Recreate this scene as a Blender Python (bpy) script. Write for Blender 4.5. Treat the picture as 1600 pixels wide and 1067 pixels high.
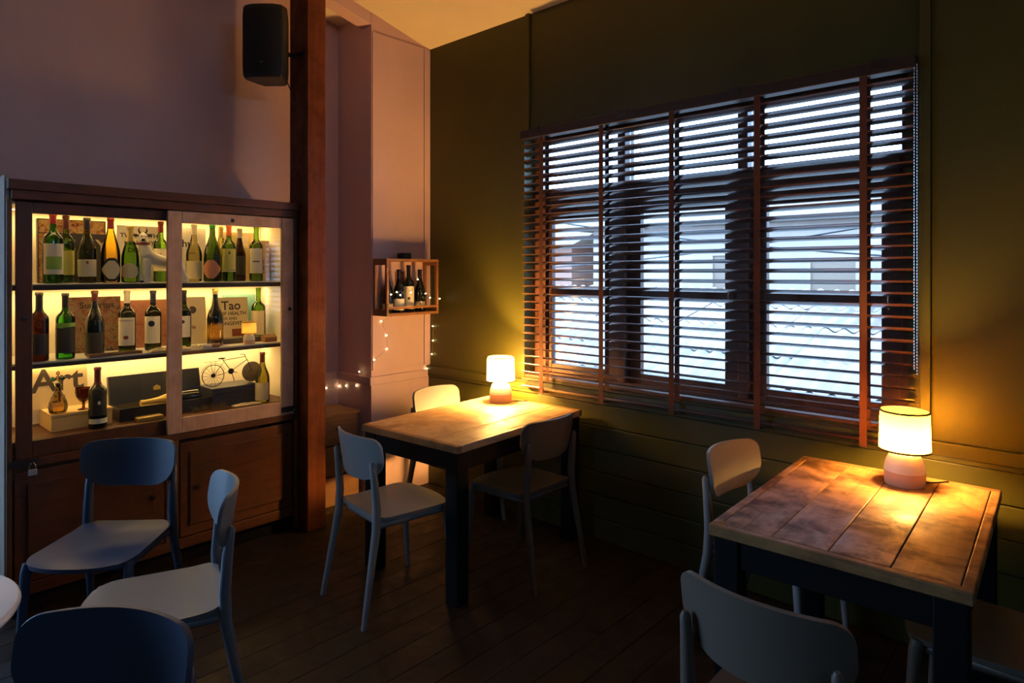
import bpy, math, random
from mathutils import Vector, Matrix
random.seed(7)
R = math.radians
sc = bpy.context.scene
for o in list(bpy.data.objects):
    bpy.data.objects.remove(o)
COL = sc.collection

# ------------------------------------------------------------------ camera
cd = bpy.data.cameras.new('camera')
cam = bpy.data.objects.new('camera', cd)
COL.objects.link(cam)
cam.location = (0, 0, 1.55)
cam.rotation_euler = (R(90), 0, math.atan2(.674, .739))
cd.sensor_width = 36
cd.lens = 1007 / 1600 * 36
cd.shift_y = -108.5 / 1600
cd.clip_start = .02
sc.camera = cam

# ------------------------------------------------------------------ sky, exposure
wd = bpy.data.worlds.new('world')
sc.world = wd
wd.use_nodes = True
bg = wd.node_tree.nodes['Background']
bg.inputs[0].default_value = (.36, .60, 1.0, 1)
SKY = 12.0
bg.inputs[1].default_value = SKY
sc.view_settings.view_transform = 'Standard'
sc.view_settings.look = 'None'
sc.view_settings.gamma = 1
sc.view_settings.use_curve_mapping = False
sc.view_settings.exposure = 0.0
LAMP_W = 42.0
LAMP_COL = (1, .50, .13)
LED_W = 4.2
LED_COL = (1, .60, .20)
W = 3.10            # inner face of the window wall (y)
XL = -4.05          # inner face of the left wall (x)
XP = -3.65          # face of the pillar (x)
YP = 2.586          # side of the pillar (y)
YB = -2.4           # wall behind the camera
XR = 2.4            # wall to the right


def portal(loc, rot, sx, sy):
    l = bpy.data.lights.new('daylight_portal', 'AREA')
    l.shape = 'RECTANGLE'
    l.size, l.size_y = sx, sy
    l.cycles.is_portal = True
    o = bpy.data.objects.new('daylight_portal', l)
    o.location, o.rotation_euler = loc, rot
    COL.objects.link(o)


portal((-1.655, W + .30, 1.65), (R(-90), 0, 0), 2.13, 1.54)
portal((XL - .25, -.875, 1.5), (0, R(-90), 0), 2.4, 2.15)

portal((XR + .25, .4, 2.7), (0, R(90), 0), .4, 1.8)


# ------------------------------------------------------------------ mesh helpers
class MB:
    def __init__(s):
        s.v = []
        s.f = []

    def add(s, vs, fs):
        b = len(s.v)
        s.v += [tuple(p) for p in vs]
        s.f += [tuple(b + i for i in q) for q in fs]
        return s

    def box(s, x0, x1, y0, y1, z0, z1, m=None):
        vs = [Vector((x, y, z)) for z in (z0, z1) for x, y in ((x0, y0), (x1, y0), (x1, y1), (x0, y1))]
        if m:
            vs = [m @ p for p in vs]
        return s.add(vs, [(3, 2, 1, 0), (4, 5, 6, 7), (0, 1, 5, 4), (1, 2, 6, 5), (2, 3, 7, 6), (3, 0, 4, 7)])

    def lathe(s, prof, n=20, m=None, closed=False, caps=True):
        vs, fs = [], []
        k = len(prof)
        for r, z in prof:
            for i in range(n):
                a = 2 * math.pi * i / n
                vs.append(Vector((r * math.cos(a), r * math.sin(a), z)))
        for j in range(k - 1 + (1 if closed else 0)):
            j2 = (j + 1) % k
            for i in range(n):
                fs.append((j * n + i, j * n + (i + 1) % n, j2 * n + (i + 1) % n, j2 * n + i))
        if not closed and caps:
            if prof[0][0] > 1e-5:
                fs.append(tuple(range(n - 1, -1, -1)))
            if prof[-1][0] > 1e-5:
                fs.append(tuple((k - 1) * n + i for i in range(n)))
        if m:
            vs = [m @ p for p in vs]
        return s.add(vs, fs)

    def tube(s, pts, r, n=8, caps=True, closed=False):
        pts = [Vector(p) for p in pts]
        k = len(pts)
        rr = r if isinstance(r, (list, tuple)) else [r] * k
        vs, fs = [], []
        up = None
        for i, p in enumerate(pts):
            a = pts[i - 1] if (i or closed) else p
            b = pts[(i + 1) % k] if (i < k - 1 or closed) else p
            t = (b - a)
            t = t.normalized() if t.length > 1e-9 else Vector((0, 0, 1))
            if up is None:
                up = Vector((0, 0, 1)) if abs(t.z) < .9 else Vector((1, 0, 0))
            u = up - t * up.dot(t)
            if u.length < 1e-4:
                u = t.orthogonal()
            u.normalize()
            up = u
            w = t.cross(u)
            for j in range(n):
                q = 2 * math.pi * j / n
                vs.append(p + (u * math.cos(q) + w * math.sin(q)) * rr[i])
        for i in range(k if closed else k - 1):
            i2 = (i + 1) % k
            for j in range(n):
                fs.append((i * n + j, i * n + (j + 1) % n, i2 * n + (j + 1) % n, i2 * n + j))
        if caps and not closed:
            fs.append(tuple(range(n - 1, -1, -1)))
            fs.append(tuple((k - 1) * n + j for j in range(n)))
        return s.add(vs, fs)

    def ball(s, c, rx, ry=None, rz=None, n=12, k=8, m=None):
        ry = ry or rx
        rz = rz or rx
        vs = [Vector((0, 0, -rz))]
        for j in range(1, k):
            b = -math.pi / 2 + math.pi * j / k
            for i in range(n):
                a = 2 * math.pi * i / n
                vs.append(Vector((rx * math.cos(b) * math.cos(a), ry * math.cos(b) * math.sin(a), rz * math.sin(b))))
        vs.append(Vector((0, 0, rz)))
        fs = [(0, 1 + (i + 1) % n, 1 + i) for i in range(n)]
        for j in range(k - 2):
            for i in range(n):
                fs.append((1 + j * n + i, 1 + j * n + (i + 1) % n, 1 + (j + 1) * n + (i + 1) % n, 1 + (j + 1) * n + i))
        t = len(vs) - 1
        fs += [(t, 1 + (k - 2) * n + i, 1 + (k - 2) * n + (i + 1) % n) for i in range(n)]
        c = Vector(c)
        vs = [(m @ p if m else p) + c for p in vs]
        return s.add(vs, fs)

    def prism(s, poly, d, m=None):
        """poly in xz, extruded along y from 0 to d"""
        n = len(poly)
        vs = [Vector((x, 0, z)) for x, z in poly] + [Vector((x, d, z)) for x, z in poly]
        fs = [tuple(range(n)), tuple(range(2 * n - 1, n - 1, -1))]
        fs += [(i, n + i, n + (i + 1) % n, (i + 1) % n) for i in range(n)]
        if m:
            vs = [m @ p for p in vs]
        return s.add(vs, fs)

    def sheet(s, top, bot):
        """two grids of points [row][col] joined along the rim into a closed shell"""
        r, c = len(top), len(top[0])
        vs = [p for row in top for p in row] + [p for row in bot for p in row]
        o = r * c
        fs = []
        for i in range(r - 1):
            for j in range(c - 1):
                a = i * c + j
                fs.append((a, a + 1, a + c + 1, a + c))
                fs.append((o + a, o + a + c, o + a + c + 1, o + a + 1))
        rim = [j for j in range(c)] + [i * c + c - 1 for i in range(1, r)] + [(r - 1) * c + j for j in range(c - 2, -1, -1)] + [i * c for i in range(r - 2, 0, -1)]
        for k in range(len(rim)):
            a, b = rim[k], rim[(k + 1) % len(rim)]
            fs.append((b, a, o + a, o + b))
        return s.add(vs, fs)

    def mesh(s, name, mat, smooth=None):
        me = bpy.data.meshes.new(name)
        me.from_pydata(s.v, [], s.f)
        me.materials.append(mat)
        me.validate()
        if smooth:
            me.shade_smooth()
            me.set_sharp_from_angle(angle=R(smooth))
        return me

    def build(s, name, mat, parent=None, smooth=None, bevel=0, loc=None, rz=0):
        o = bpy.data.objects.new(name, s.mesh(name, mat, smooth))
        COL.objects.link(o)
        if parent:
            o.parent = parent
        if loc:
            o.location = loc
        if rz:
            o.rotation_euler.z = rz
        if bevel:
            b = o.modifiers.new('bevel', 'BEVEL')
            b.width = bevel
            b.segments = 2
            b.limit_method = 'ANGLE'
        return o


def tag(o, label=None, cat=None, group=None, kind=None):
    if label:
        o['label'] = label
    if cat:
        o['category'] = cat
    if group:
        o['group'] = group
    if kind:
        o['kind'] = kind
    return o


def empty(name, loc=(0, 0, 0), rz=0):
    o = bpy.data.objects.new(name, None)
    o.location = loc
    o.rotation_euler.z = rz
    o.empty_display_size = .1
    COL.objects.link(o)
    return o


def inst(name, me, parent=None, loc=(0, 0, 0), rot=(0, 0, 0), scale=(1, 1, 1)):
    o = bpy.data.objects.new(name, me)
    o.location, o.rotation_euler, o.scale = loc, rot, scale
    if parent:
        o.parent = parent
    COL.objects.link(o)
    return o


def copy_tree(o, parent=None):
    c = o.copy()
    COL.objects.link(c)
    c.parent = parent
    for ch in list(o.children):
        copy_tree(ch, c)
    return c


# ------------------------------------------------------------------ materials
def mat(name, col, rough=.5, metal=0, spec=.5, emit=None, estr=0, trans=0, coat=0):
    m = bpy.data.materials.new(name)
    m.use_nodes = True
    b = m.node_tree.nodes['Principled BSDF']
    b.inputs['Base Color'].default_value = (*col, 1)
    b.inputs['Roughness'].default_value = rough
    b.inputs['Metallic'].default_value = metal
    b.inputs['Specular IOR Level'].default_value = spec
    b.inputs['Transmission Weight'].default_value = trans
    b.inputs['Coat Weight'].default_value = coat
    if emit:
        b.inputs['Emission Color'].default_value = (*emit, 1)
        b.inputs['Emission Strength'].default_value = estr
    return m


def ramp(nt, fac, stops):
    r = nt.nodes.new('ShaderNodeValToRGB')
    el = r.color_ramp.elements
    while len(el) < len(stops):
        el.new(.5)
    for e, (p, c) in zip(el, stops):
        e.position = p
        e.color = (*c, 1) if len(c) == 3 else c
    nt.links.new(fac, r.inputs[0])
    return r.outputs[0]


def noise(nt, vec, scale, detail=4, rough=.55, dist=0):
    n = nt.nodes.new('ShaderNodeTexNoise')
    n.inputs['Scale'].default_value = scale
    n.inputs['Detail'].default_value = detail
    n.inputs['Roughness'].default_value = rough
    n.inputs['Distortion'].default_value = dist
    nt.links.new(vec, n.inputs['Vector'])
    return n.outputs['Fac']


def coords(nt, scl=(1, 1, 1), rand=True):
    tc = nt.nodes.new('ShaderNodeTexCoord')
    mp = nt.nodes.new('ShaderNodeMapping')
    mp.inputs['Scale'].default_value = scl
    nt.links.new(tc.outputs['Object'], mp.inputs['Vector'])
    if rand:
        oi = nt.nodes.new('ShaderNodeObjectInfo')
        mu = nt.nodes.new('ShaderNodeMath')
        mu.operation = 'MULTIPLY'
        mu.inputs[1].default_value = 37.0
        nt.links.new(oi.outputs['Random'], mu.inputs[0])
        nt.links.new(mu.outputs[0], mp.inputs['Location'])
    return mp.outputs[0]


def mixc(nt, a, b, f, mode='MIX'):
    x = nt.nodes.new('ShaderNodeMix')
    x.data_type = 'RGBA'
    x.blend_type = mode
    for s, v in ((x.inputs[0], f), (x.inputs[6], a), (x.inputs[7], b)):
        if isinstance(v, (int, float)):
            s.default_value = v
        elif isinstance(v, tuple):
            s.default_value = (*v, 1)
        else:
            nt.links.new(v, s)
    return x.outputs[2]


def bump(nt, h, strength, dist=.002):
    b = nt.nodes.new('ShaderNodeBump')
    b.inputs['Strength'].default_value = strength
    b.inputs['Distance'].default_value = dist
    nt.links.new(h, b.inputs['Height'])
    return b.outputs[0]


def wood(name, c1, c2, c3=None, rough=.5, axis='y', fine=40, stain=0, stain_col=(.03, .015, .006), spec=.4):
    m = mat(name, c1, rough, spec=spec)
    nt = m.node_tree
    b = nt.nodes['Principled BSDF']
    lo = .06
    scl = {'x': (lo, 1, 1), 'y': (1, lo, 1), 'z': (1, 1, lo)}[axis]
    v = coords(nt, scl)
    g = noise(nt, v, fine, 6, .6, .6)
    col = ramp(nt, g, [(.28, c1), (.55, c2), (.78, c3 or c1)])
    if stain:
        v2 = coords(nt, (1, 1, 1))
        st = noise(nt, v2, 7, 5, .6, .4)
        sf = ramp(nt, st, [(.42, (0, 0, 0)), (.62, (stain, stain, stain))])
        col = mixc(nt, col, stain_col, sf)
        rr = ramp(nt, st, [(.3, (rough * .75,) * 3), (.7, (min(1, rough * 1.5),) * 3)])
        nt.links.new(rr, b.inputs['Roughness'])
    nt.links.new(col, b.inputs['Base Color'])
    nt.links.new(bump(nt, g, .35, .0015), b.inputs['Normal'])
    return m


def paint(name, col, rough=.6, var=.12, spec=.3):
    m = mat(name, col, rough, spec=spec)
    nt = m.node_tree
    b = nt.nodes['Principled BSDF']
    v = coords(nt, (1, 1, .6), False)
    n1 = noise(nt, v, 2.2, 5, .6)
    lo = tuple(x * (1 - var) for x in col)
    hi = tuple(x * (1 + var) for x in col)
    nt.links.new(ramp(nt, n1, [(.3, lo), (.7, hi)]), b.inputs['Base Color'])
    n2 = noise(nt, v, 90, 3)
    nt.links.new(bump(nt, n2, .12, .001), b.inputs['Normal'])
    return m


def tint_glass(name, col, refl=1.0):
    """thin-walled coloured glass: tinted transparency under a fresnel gloss"""
    m = bpy.data.materials.new(name)
    m.use_nodes = True
    nt = m.node_tree
    nt.nodes.clear()
    out = nt.nodes.new('ShaderNodeOutputMaterial')
    tr = nt.nodes.new('ShaderNodeBsdfTransparent')
    tr.inputs[0].default_value = (*col, 1)
    gl = nt.nodes.new('ShaderNodeBsdfGlossy')
    gl.inputs['Roughness'].default_value = .03
    fr = nt.nodes.new('ShaderNodeFresnel')
    fr.inputs['IOR'].default_value = 1.45
    mu = nt.nodes.new('ShaderNodeMath')
    mu.operation = 'MULTIPLY'
    mu.inputs[1].default_value = refl
    mx = nt.nodes.new('ShaderNodeMixShader')
    nt.links.new(fr.outputs[0], mu.inputs[0])
    nt.links.new(mu.outputs[0], mx.inputs[0])
    nt.links.new(tr.outputs[0], mx.inputs[1])
    nt.links.new(gl.outputs[0], mx.inputs[2])
    nt.links.new(mx.outputs[0], out.inputs[0])
    return m


def shade_cloth(name, col, t=.6, glow=0):
    m = bpy.data.materials.new(name)
    m.use_nodes = True
    nt = m.node_tree
    nt.nodes.clear()
    out = nt.nodes.new('ShaderNodeOutputMaterial')
    tr = nt.nodes.new('ShaderNodeBsdfTranslucent')
    df = nt.nodes.new('ShaderNodeBsdfDiffuse')
    tr.inputs[0].default_value = (*col, 1)
    df.inputs[0].default_value = (*col, 1)
    mx = nt.nodes.new('ShaderNodeMixShader')
    mx.inputs[0].default_value = t
    nt.links.new(df.outputs[0], mx.inputs[1])
    nt.links.new(tr.outputs[0], mx.inputs[2])
    if glow:
        e = nt.nodes.new('ShaderNodeEmission')
        e.inputs[0].default_value = (1, .56, .16, 1)
        e.inputs[1].default_value = glow
        ad = nt.nodes.new('ShaderNodeAddShader')
        nt.links.new(mx.outputs[0], ad.inputs[0])
        nt.links.new(e.outputs[0], ad.inputs[1])
        nt.links.new(ad.outputs[0], out.inputs[0])
    else:
        nt.links.new(mx.outputs[0], out.inputs[0])
    return m


def emis(name, col, s):
    m = bpy.data.materials.new(name)
    m.use_nodes = True
    nt = m.node_tree
    nt.nodes.clear()
    out = nt.nodes.new('ShaderNodeOutputMaterial')
    e = nt.nodes.new('ShaderNodeEmission')
    e.inputs[0].default_value = (*col, 1)
    e.inputs[1].default_value = s
    nt.links.new(e.outputs[0], out.inputs[0])
    return m


M = {}
M['mauve'] = paint('mauve_paint', (.64, .45, .45), .55, .06)
M['olive'] = paint('olive_paint', (.050, .050, .007), .45, .12, .4)
M['cream_ceiling'] = paint('cream_ceiling_paint', (.80, .70, .52), .7, .05)
M['dark_wall'] = paint('dark_wall_paint', (.06, .055, .05), .7, .1)
M['floor'] = wood('dark_floor_wood', (.010, .006, .004), (.018, .011, .007), (.007, .0045, .003), .5, 'y', 30, .5)
M['table'] = wood('worn_table_wood', (.30, .145, .050), (.42, .22, .080), (.19, .085, .028), .48, 'y', 26, .9, (.06, .024, .007), spec=.25)
M['table1'] = wood('table_wood', (.50, .29, .13), (.62, .38, .19), (.34, .18, .08), .45, 'y', 26, .4, (.19, .09, .038), spec=.35)
M['black_frame'] = mat('black_frame', (.004, .004, .0045), .55, spec=.2)
M['post'] = wood('post_wood', (.13, .034, .012), (.19, .055, .020), (.07, .017, .007), .5, 'z', 22, .4, (.04, .012, .005), spec=.2)
M['cab'] = wood('cabinet_wood', (.070, .024, .010), (.105, .038, .016), (.042, .014, .006), .4, 'y', 30, .3, (.03, .012, .006))
M['cabv'] = wood('cabinet_wood_upright', (.10, .038, .016), (.15, .06, .026), (.06, .022, .010), .4, 'z', 30, .3, (.03, .012, .006))
M['door_dark'] = wood('dark_door_wood', (.055, .020, .010), (.08, .032, .015), (.035, .012, .006), .4, 'z', 30)
M['door_pale'] = wood('pale_door_wood', (.60, .38, .26), (.70, .46, .32), (.50, .30, .20), .6, 'z', 26, .4, (.34, .19, .12), spec=.2)
M['side_pale'] = wood('pale_side_wood', (.42, .33, .26), (.52, .42, .33), (.34, .24, .17), .5, 'z', 20)
M['cab_inside'] = paint('cabinet_inside_paint', (.80, .74, .60), .6, .05)
M['shelf'] = mat('shelf_white', (.62, .60, .55), .45)
M['shelf_edge'] = mat('shelf_edge_dark', (.05, .032, .022), .5)
M['glass'] = tint_glass('clear_glass', (.97, .985, .98), .6)
M['winglass'] = tint_glass('window_glass', (.96, .98, .98), .5)
M['slat'] = wood('blind_slat_wood', (.048, .016, .009), (.064, .022, .011), (.035, .012, .006), .30, 'x', 20, spec=.6)
for k_, v_ in (('Coat Weight', 1.0), ('Coat Roughness', .10), ('Coat IOR', 2.0)):
    M['slat'].node_tree.nodes['Principled BSDF'].inputs[k_].default_value = v_
M['tape'] = mat('blind_tape_cloth', (.085, .024, .011), .85)
M['winframe'] = wood('window_frame_wood', (.085, .034, .020), (.12, .05, .03), (.06, .022, .013), .45, 'z', 24)
M['dark_rail'] = wood('dark_rail_wood', (.018, .010, .008), (.025, .014, .010), (.012, .007, .006), .5, 'x', 20)
M['chrome'] = mat('chrome', (.75, .75, .75), .2, 1)
M['iron'] = mat('dark_iron', (.06, .05, .045), .4, .8)
M['black'] = mat('black_plastic', (.006, .006, .007), .45)
M['grille'] = mat('speaker_grille', (.004, .004, .005), .6)
M['chair_grey'] = mat('light_grey_plastic', (.27, .265, .26), .42, spec=.4)
M['chair_shaded'] = mat('shaded_grey_plastic', (.12, .093, .07), .42, spec=.35)  # the light grey chair plastic again, darkened and warmed to stand in for shade
M['chair_navy'] = mat('navy_plastic', (.036, .056, .095), .38, spec=.35)
M['chair_dimmed'] = mat('dimmed_grey_plastic', (.13, .14, .155), .34, spec=.45)  # same grey chair plastic, its colour lowered to imitate dim light
M['white_top'] = mat('white_laminate', (.72, .72, .72), .4)
M['shade'] = shade_cloth('lampshade_cloth', (.95, .70, .28), .72)
M['shade_cream'] = shade_cloth('cream_lampshade_cloth', (.95, .62, .10), .72)
M['shade_emissive'] = shade_cloth('emissive_lampshade_cloth', (.95, .70, .28), .72, 70)  # cloth given its own emission to brighten the pillar and table
M['trim'] = mat('lampshade_trim', (.05, .018, .008), .7)
M['ceramic'] = mat('white_ceramic', (.80, .76, .68), .45)
M['terracotta'] = mat('pink_terracotta', (.62, .40, .28), .7)
M['bulb'] = tint_glass('bulb_glass', (.98, .96, .9), .5)
M['fairy'] = emis('fairy_bulb_glow', (1, .70, .30), 22)
M['wire'] = mat('thin_wire', (.16, .11, .06), .4, .6)
M['led'] = emis('led_strip_glow', (1, .78, .42), 3.5)
M['roof'] = paint('corrugated_roof_paint', (.27, .23, .20), .5, .25)
M['paper'] = mat('cream_paper', (.75, .66, .46), .7)


# ------------------------------------------------------------------ text
def text_verts(s, size, bold=False):
    c = bpy.data.curves.new('lettering', 'FONT')
    c.body = s
    c.size = size
    c.align_x = 'CENTER'
    c.align_y = 'CENTER'
    c.resolution_u = 3
    if bold:
        c.offset = size * .02
    o = bpy.data.objects.new('lettering', c)
    COL.objects.link(o)
    dg = bpy.context.evaluated_depsgraph_get()
    me = bpy.data.meshes.new_from_object(o.evaluated_get(dg))
    bpy.data.objects.remove(o)
    bpy.data.curves.remove(c)
    vs = [tuple(v.co) for v in me.vertices]
    fs = [tuple(p.vertices) for p in me.polygons]
    bpy.data.meshes.remove(me)
    return vs, fs


def flat_text(s, size, fn, material, parent, name='lettering', bold=False):
    vs, fs = text_verts(s, size, bold)
    b = MB().add([fn(x, y) for x, y, _ in vs], fs)
    return b.build(name, material, parent)


# ================================================================== ROOM
def rect_wall(mb, axis, a0, a1, b0, b1, z0, z1, hole=None):
    """slab: along axis from a0..a1, thickness b0..b1, with an optional rectangular hole (h0,h1,hz0,hz1)"""
    def bx(p0, p1, q0, q1):
        if p1 - p0 < 1e-4 or q1 - q0 < 1e-4:
            return
        if axis == 'x':
            mb.box(p0, p1, b0, b1, q0, q1)
        else:
            mb.box(b0, b1, p0, p1, q0, q1)
    if not hole:
        bx(a0, a1, z0, z1)
        return
    h0, h1, g0, g1 = hole
    bx(a0, h0, z0, z1)
    bx(h1, a1, z0, z1)
    bx(h0, h1, z0, g0)
    bx(h0, h1, g1, z1)


def ceil_z(y):
    return 3.187 + .245 * (W - y)


floor = MB().box(XL - .2, XR + .2, YB - .2, W + .2, -.12, -.02).build('floor', M['dark_wall'])
tag(floor, kind='structure')
nx = 47
pw = (XR - XL) / nx
plank_me = {}
for i in range(nx):
    x = XL + pw * i
    cut = random.choice((-.9, -.2, .5, 1.2))
    for (y0, y1) in ((YB, cut), (cut, W)):
        b = MB().box(.0015, pw - .0015, 0, y1 - y0 - .003, -.02, random.uniform(-.0015, 0))
        b.build('plank', M['floor'], floor, loc=(x, y0 + .0015, 0))

wb = MB()
WH = (-2.72, -.59, .88, 2.43)
rect_wall(wb, 'x', XP, XR + .2, W, W + .2, 0, 3.32, WH)
wall_back = tag(wb.build('wall_back', M['olive']), kind='structure')
# vertical battens and dado on the olive wall
MB().box(-2.70, -2.668, W - .016, W, 2.42, 3.187).build('batten', M['olive'], wall_back, bevel=.003)
MB().box(-.545, -.508, W - .022, W, .87, 3.187).build('batten', M['olive'], wall_back, bevel=.003)
t1 = MB().box(XP, XR, W - .034, W, .812, .868).box(XP, XR, W - .024, W, .79, .812)
tag(t1.build('trim_1', M['olive'], bevel=.004), kind='structure')
bh = .79 / 6
for k in range(6):
    MB().box(XP + .002, XR, W - .012, W, k * bh + .002, (k + 1) * bh - .003).build('board', M['olive'], wall_back, bevel=.004)

wl = MB()
rect_wall(wl, 'y', YB - .2, W + .2, XL - .2, XL, 0, 4.7, (-1.95, .2, .3, 2.7))
tag(wl.build('wall_left', M['mauve']), kind='structure')
pl = MB().box(XL, XP, YP, W + .2, 0, 3.315)
pillar = tag(pl.build('wall_pillar', M['mauve']), kind='structure')
MB().box(XP, XP + .010, 3.045, W - .001, .875, 3.18).build('batten', M['mauve'], pillar, bevel=.002)
MB().box(XP, XP + .008, YP + .006, 3.04, .88, 3.18).build('panel', M['mauve'], pillar, bevel=.002)
t2 = MB().box(XP, XP + .026, YP - .026, W - .035, .785, .84).box(XL, XP, YP - .026, YP, .785, .84).box(XL, XL + .026, 2.14, YP - .026, .785, .84)
tag(t2.build('trim_2', M['mauve'], bevel=.004), kind='structure')

wr = MB()
rect_wall(wr, 'y', YB - .2, W + .2, XR, XR + .2, 0, 4.7, (-.5, 1.3, 2.5, 2.9))
tag(wr.build('wall_right', M['dark_wall']), kind='structure')
wf = MB()
rect_wall(wf, 'x', XL - .2, XR + .2, YB - .2, YB, 0, 4.7)
tag(wf.build('wall_front', M['dark_wall']), kind='structure')
# tall window in the left wall, nearer than the camera sees
w2 = MB()
for y0, y1 in ((-1.95, -1.89), (-1.26, -1.20), (-.55, -.49), (.14, .2)):
    w2.box(XL - .15, XL - .08, y0, y1, .3, 2.7)
w2.box(XL - .15, XL - .08, -1.89, .14, .3, .37).box(XL - .15, XL - .08, -1.89, .14, 2.63, 2.7)
w2o = tag(w2.build('window_2', M['winframe']), kind='structure')
for y0, y1 in ((-1.89, -1.26), (-1.20, -.55), (-.49, .14)):
    MB().box(XL - .118, XL - .112, y0, y1, .37, 2.63).build('pane', M['winglass'], w2o)

# unseen high window added in the right wall for blue fill on the mauve wall
w3 = MB()
for y0, y1 in ((-.5, -.45), (.375, .425), (1.25, 1.3)):
    w3.box(XR + .08, XR + .14, y0, y1, 2.5, 2.9)
w3.box(XR + .08, XR + .14, -.45, 1.25, 2.5, 2.54).box(XR + .08, XR + .14, -.45, 1.25, 2.86, 2.9)
w3o = tag(w3.build('fill_window_3', M['winframe']), kind='structure')
for y0, y1 in ((-.45, .375), (.425, 1.25)):
    MB().box(XR + .108, XR + .112, y0, y1, 2.54, 2.86).build('pane', M['winglass'], w3o)

# ceiling: a single pitch falling towards the window wall
ya, yb = YB - .2, W + .2
ce = MB().add([(XL - .2, ya, ceil_z(ya)), (XR + .2, ya, ceil_z(ya)), (XR + .2, yb, ceil_z(yb)), (XL - .2, yb, ceil_z(yb)),
               (XL - .2, ya, ceil_z(ya) + .1), (XR + .2, ya, ceil_z(ya) + .1), (XR + .2, yb, ceil_z(yb) + .1), (XL - .2, yb, ceil_z(yb) + .1)],
              [(3, 2, 1, 0), (4, 5, 6, 7), (0, 1, 5, 4), (1, 2, 6, 5), (2, 3, 7, 6), (3, 0, 4, 7)])
tag(ce.build('ceiling', M['cream_ceiling']), kind='structure')
# header beam between post and pillar, following the pitch
bm = MB()
y0, y1 = YB, YP - .001
xs0, xs1 = XP - .12, XP
bm.add([(x, y, ceil_z(y) - dz) for y in (y0, y1) for x, dz in ((xs0, .085), (xs1, .085), (xs1, .001), (xs0, .001))],
       [(0, 1, 2, 3), (7, 6, 5, 4), (0, 4, 5, 1), (1, 5, 6, 2), (2, 6, 7, 3), (3, 7, 4, 0)])
tag(bm.build('trim_3', M['mauve'], bevel=.004), kind='structure')

# timber post
px0, px1, py0, py1 = -3.69, -3.48, 2.012, 2.135
po = MB().box(px0, px1, py0, py1, 0, ceil_z(2.14) - .002)
post = po.build('timber_post', M['post'], bevel=.006)
tag(post, 'tall red-brown timber post standing right of the glazed wine cabinet', 'post')


# ------------------------------------------------------------------ window
fr = MB()
FY0, FY1 = W + .10, W + .19
x0, x1, z0, z1 = WH
fr.box(x0, x0 + .045, FY0, FY1, z0, z1).box(x1 - .045, x1, FY0, FY1, z0, z1)
fr.box(x0 + .045, x1 - .045, FY0, FY1, z0, z0 + .03).box(x0 + .045, x1 - .045, FY0, FY1, z1 - .04, z1)
fr.box(x0 + .045, x1 - .045, FY0 - .01, FY1, 1.975, 2.065)
mull = (-2.05, -1.332)
for mx_ in mull:
    fr.box(mx_ - .026, mx_ + .026, FY0 - .015, FY1, z0 + .03, 1.975)
    fr.box(mx_ - .026, mx_ + .026, FY0 - .015, FY1, 2.065, z1 - .04)
win = tag(fr.build('window_1', M['winframe'], bevel=.004), kind='structure')
MB().box(x0, x1, W + .001, FY0, z0, z0 + .02).build('window_sill', M['winframe'], win, bevel=.004)
bays = [(x0 + .045, mull[0] - .026), (mull[0] + .026, mull[1] - .026), (mull[1] + .026, x1 - .045)]
for (a, b) in bays:
    st = .082
    s = MB().box(a + .002, a + st, FY0 + .02, FY0 + .06, .912, 1.972).box(b - st, b - .002, FY0 + .02, FY0 + .06, .912, 1.972)
    s.box(a + st, b - st, FY0 + .02, FY0 + .06, .912, .968).box(a + st, b - st, FY0 + .02, FY0 + .06, 1.885, 1.972)
    s.box(a + st, b - st, FY0 + .02, FY0 + .06, 1.395, 1.46)
    so = s.build('sash', M['winframe'], win, bevel=.003)
    for q0, q1 in ((.968, 1.395), (1.46, 1.885)):
        MB().box(a + st, b - st, FY0 + .038, FY0 + .042, q0, q1).build('pane', M['winglass'], so)
    h = MB().tube([(b - .045, FY0 + .02, 1.455), (b - .045, FY0 - .004, 1.455)], .009, 10)
    h.tube([(b - .045, FY0 - .004, 1.46), (b - .048, FY0 - .008, 1.43), (b - .045, FY0 - .006, 1.385)], [.008, .006, .007], 8)
    h.build('handle', M['chrome'], so, smooth=40)
    MB().box(a + .002, b - .002, FY0 + .038, FY0 + .042, 2.065, z1 - .04).build('pane', M['winglass'], win)

# ------------------------------------------------------------------ blind
bx0, bx1 = -2.672, -.556
by = W - .058
blind = empty('venetian_blind', ((bx0 + bx1) / 2, by, .83))
tag(blind, 'wide wooden venetian blind with red-brown tapes covering the window', 'blind')
bl = (bx1 - bx0) / 2
MB().box(-bl - .004, bl + .008, -.036, .03, 1.545, 1.60).build('head_rail', M['dark_rail'], blind, bevel=.004)
MB().box(-bl, bl, -.027, .027, .004, .020).build('bottom_rail', M['slat'], blind, bevel=.005)
for k in range(4):
    xx = -bl + .12 + k * (2 * bl - .24) / 3
    MB().box(xx - .03, xx + .03, -.037, .034, 1.600, 1.604).box(xx - .03, xx + .03, -.039, -.036, 1.57, 1.604).build('bracket', M['iron'], blind)
NS = 31
tilt = R(21)
p = []
for i in range(9):
    t = (i / 8 - .5)
    p.append((t * .050, -.0022 * (1 - 4 * t * t)))
smesh = []
for var in range(3):
    top, bot = [], []
    nxs = 14
    for i in range(nxs + 1):
        u = -1 + 2 * i / nxs
        sag = (0, -.003, -.005)[var] * (1 - u * u) * (1 if var < 2 else math.sin(1.5 * u + .6))
        rt, rb = [], []
        for (yy, zz) in p:
            y2 = yy * math.cos(tilt) + zz * math.sin(tilt)
            z2 = -yy * math.sin(tilt) + zz * math.cos(tilt)
            rt.append((u * bl, y2, z2 + .0014 + sag))
            rb.append((u * bl, y2, z2 - .0014 + sag))
        top.append(rt)
        bot.append(rb)
    smesh.append(MB().sheet(top, bot).mesh('slat', M['slat'], 40))
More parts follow.
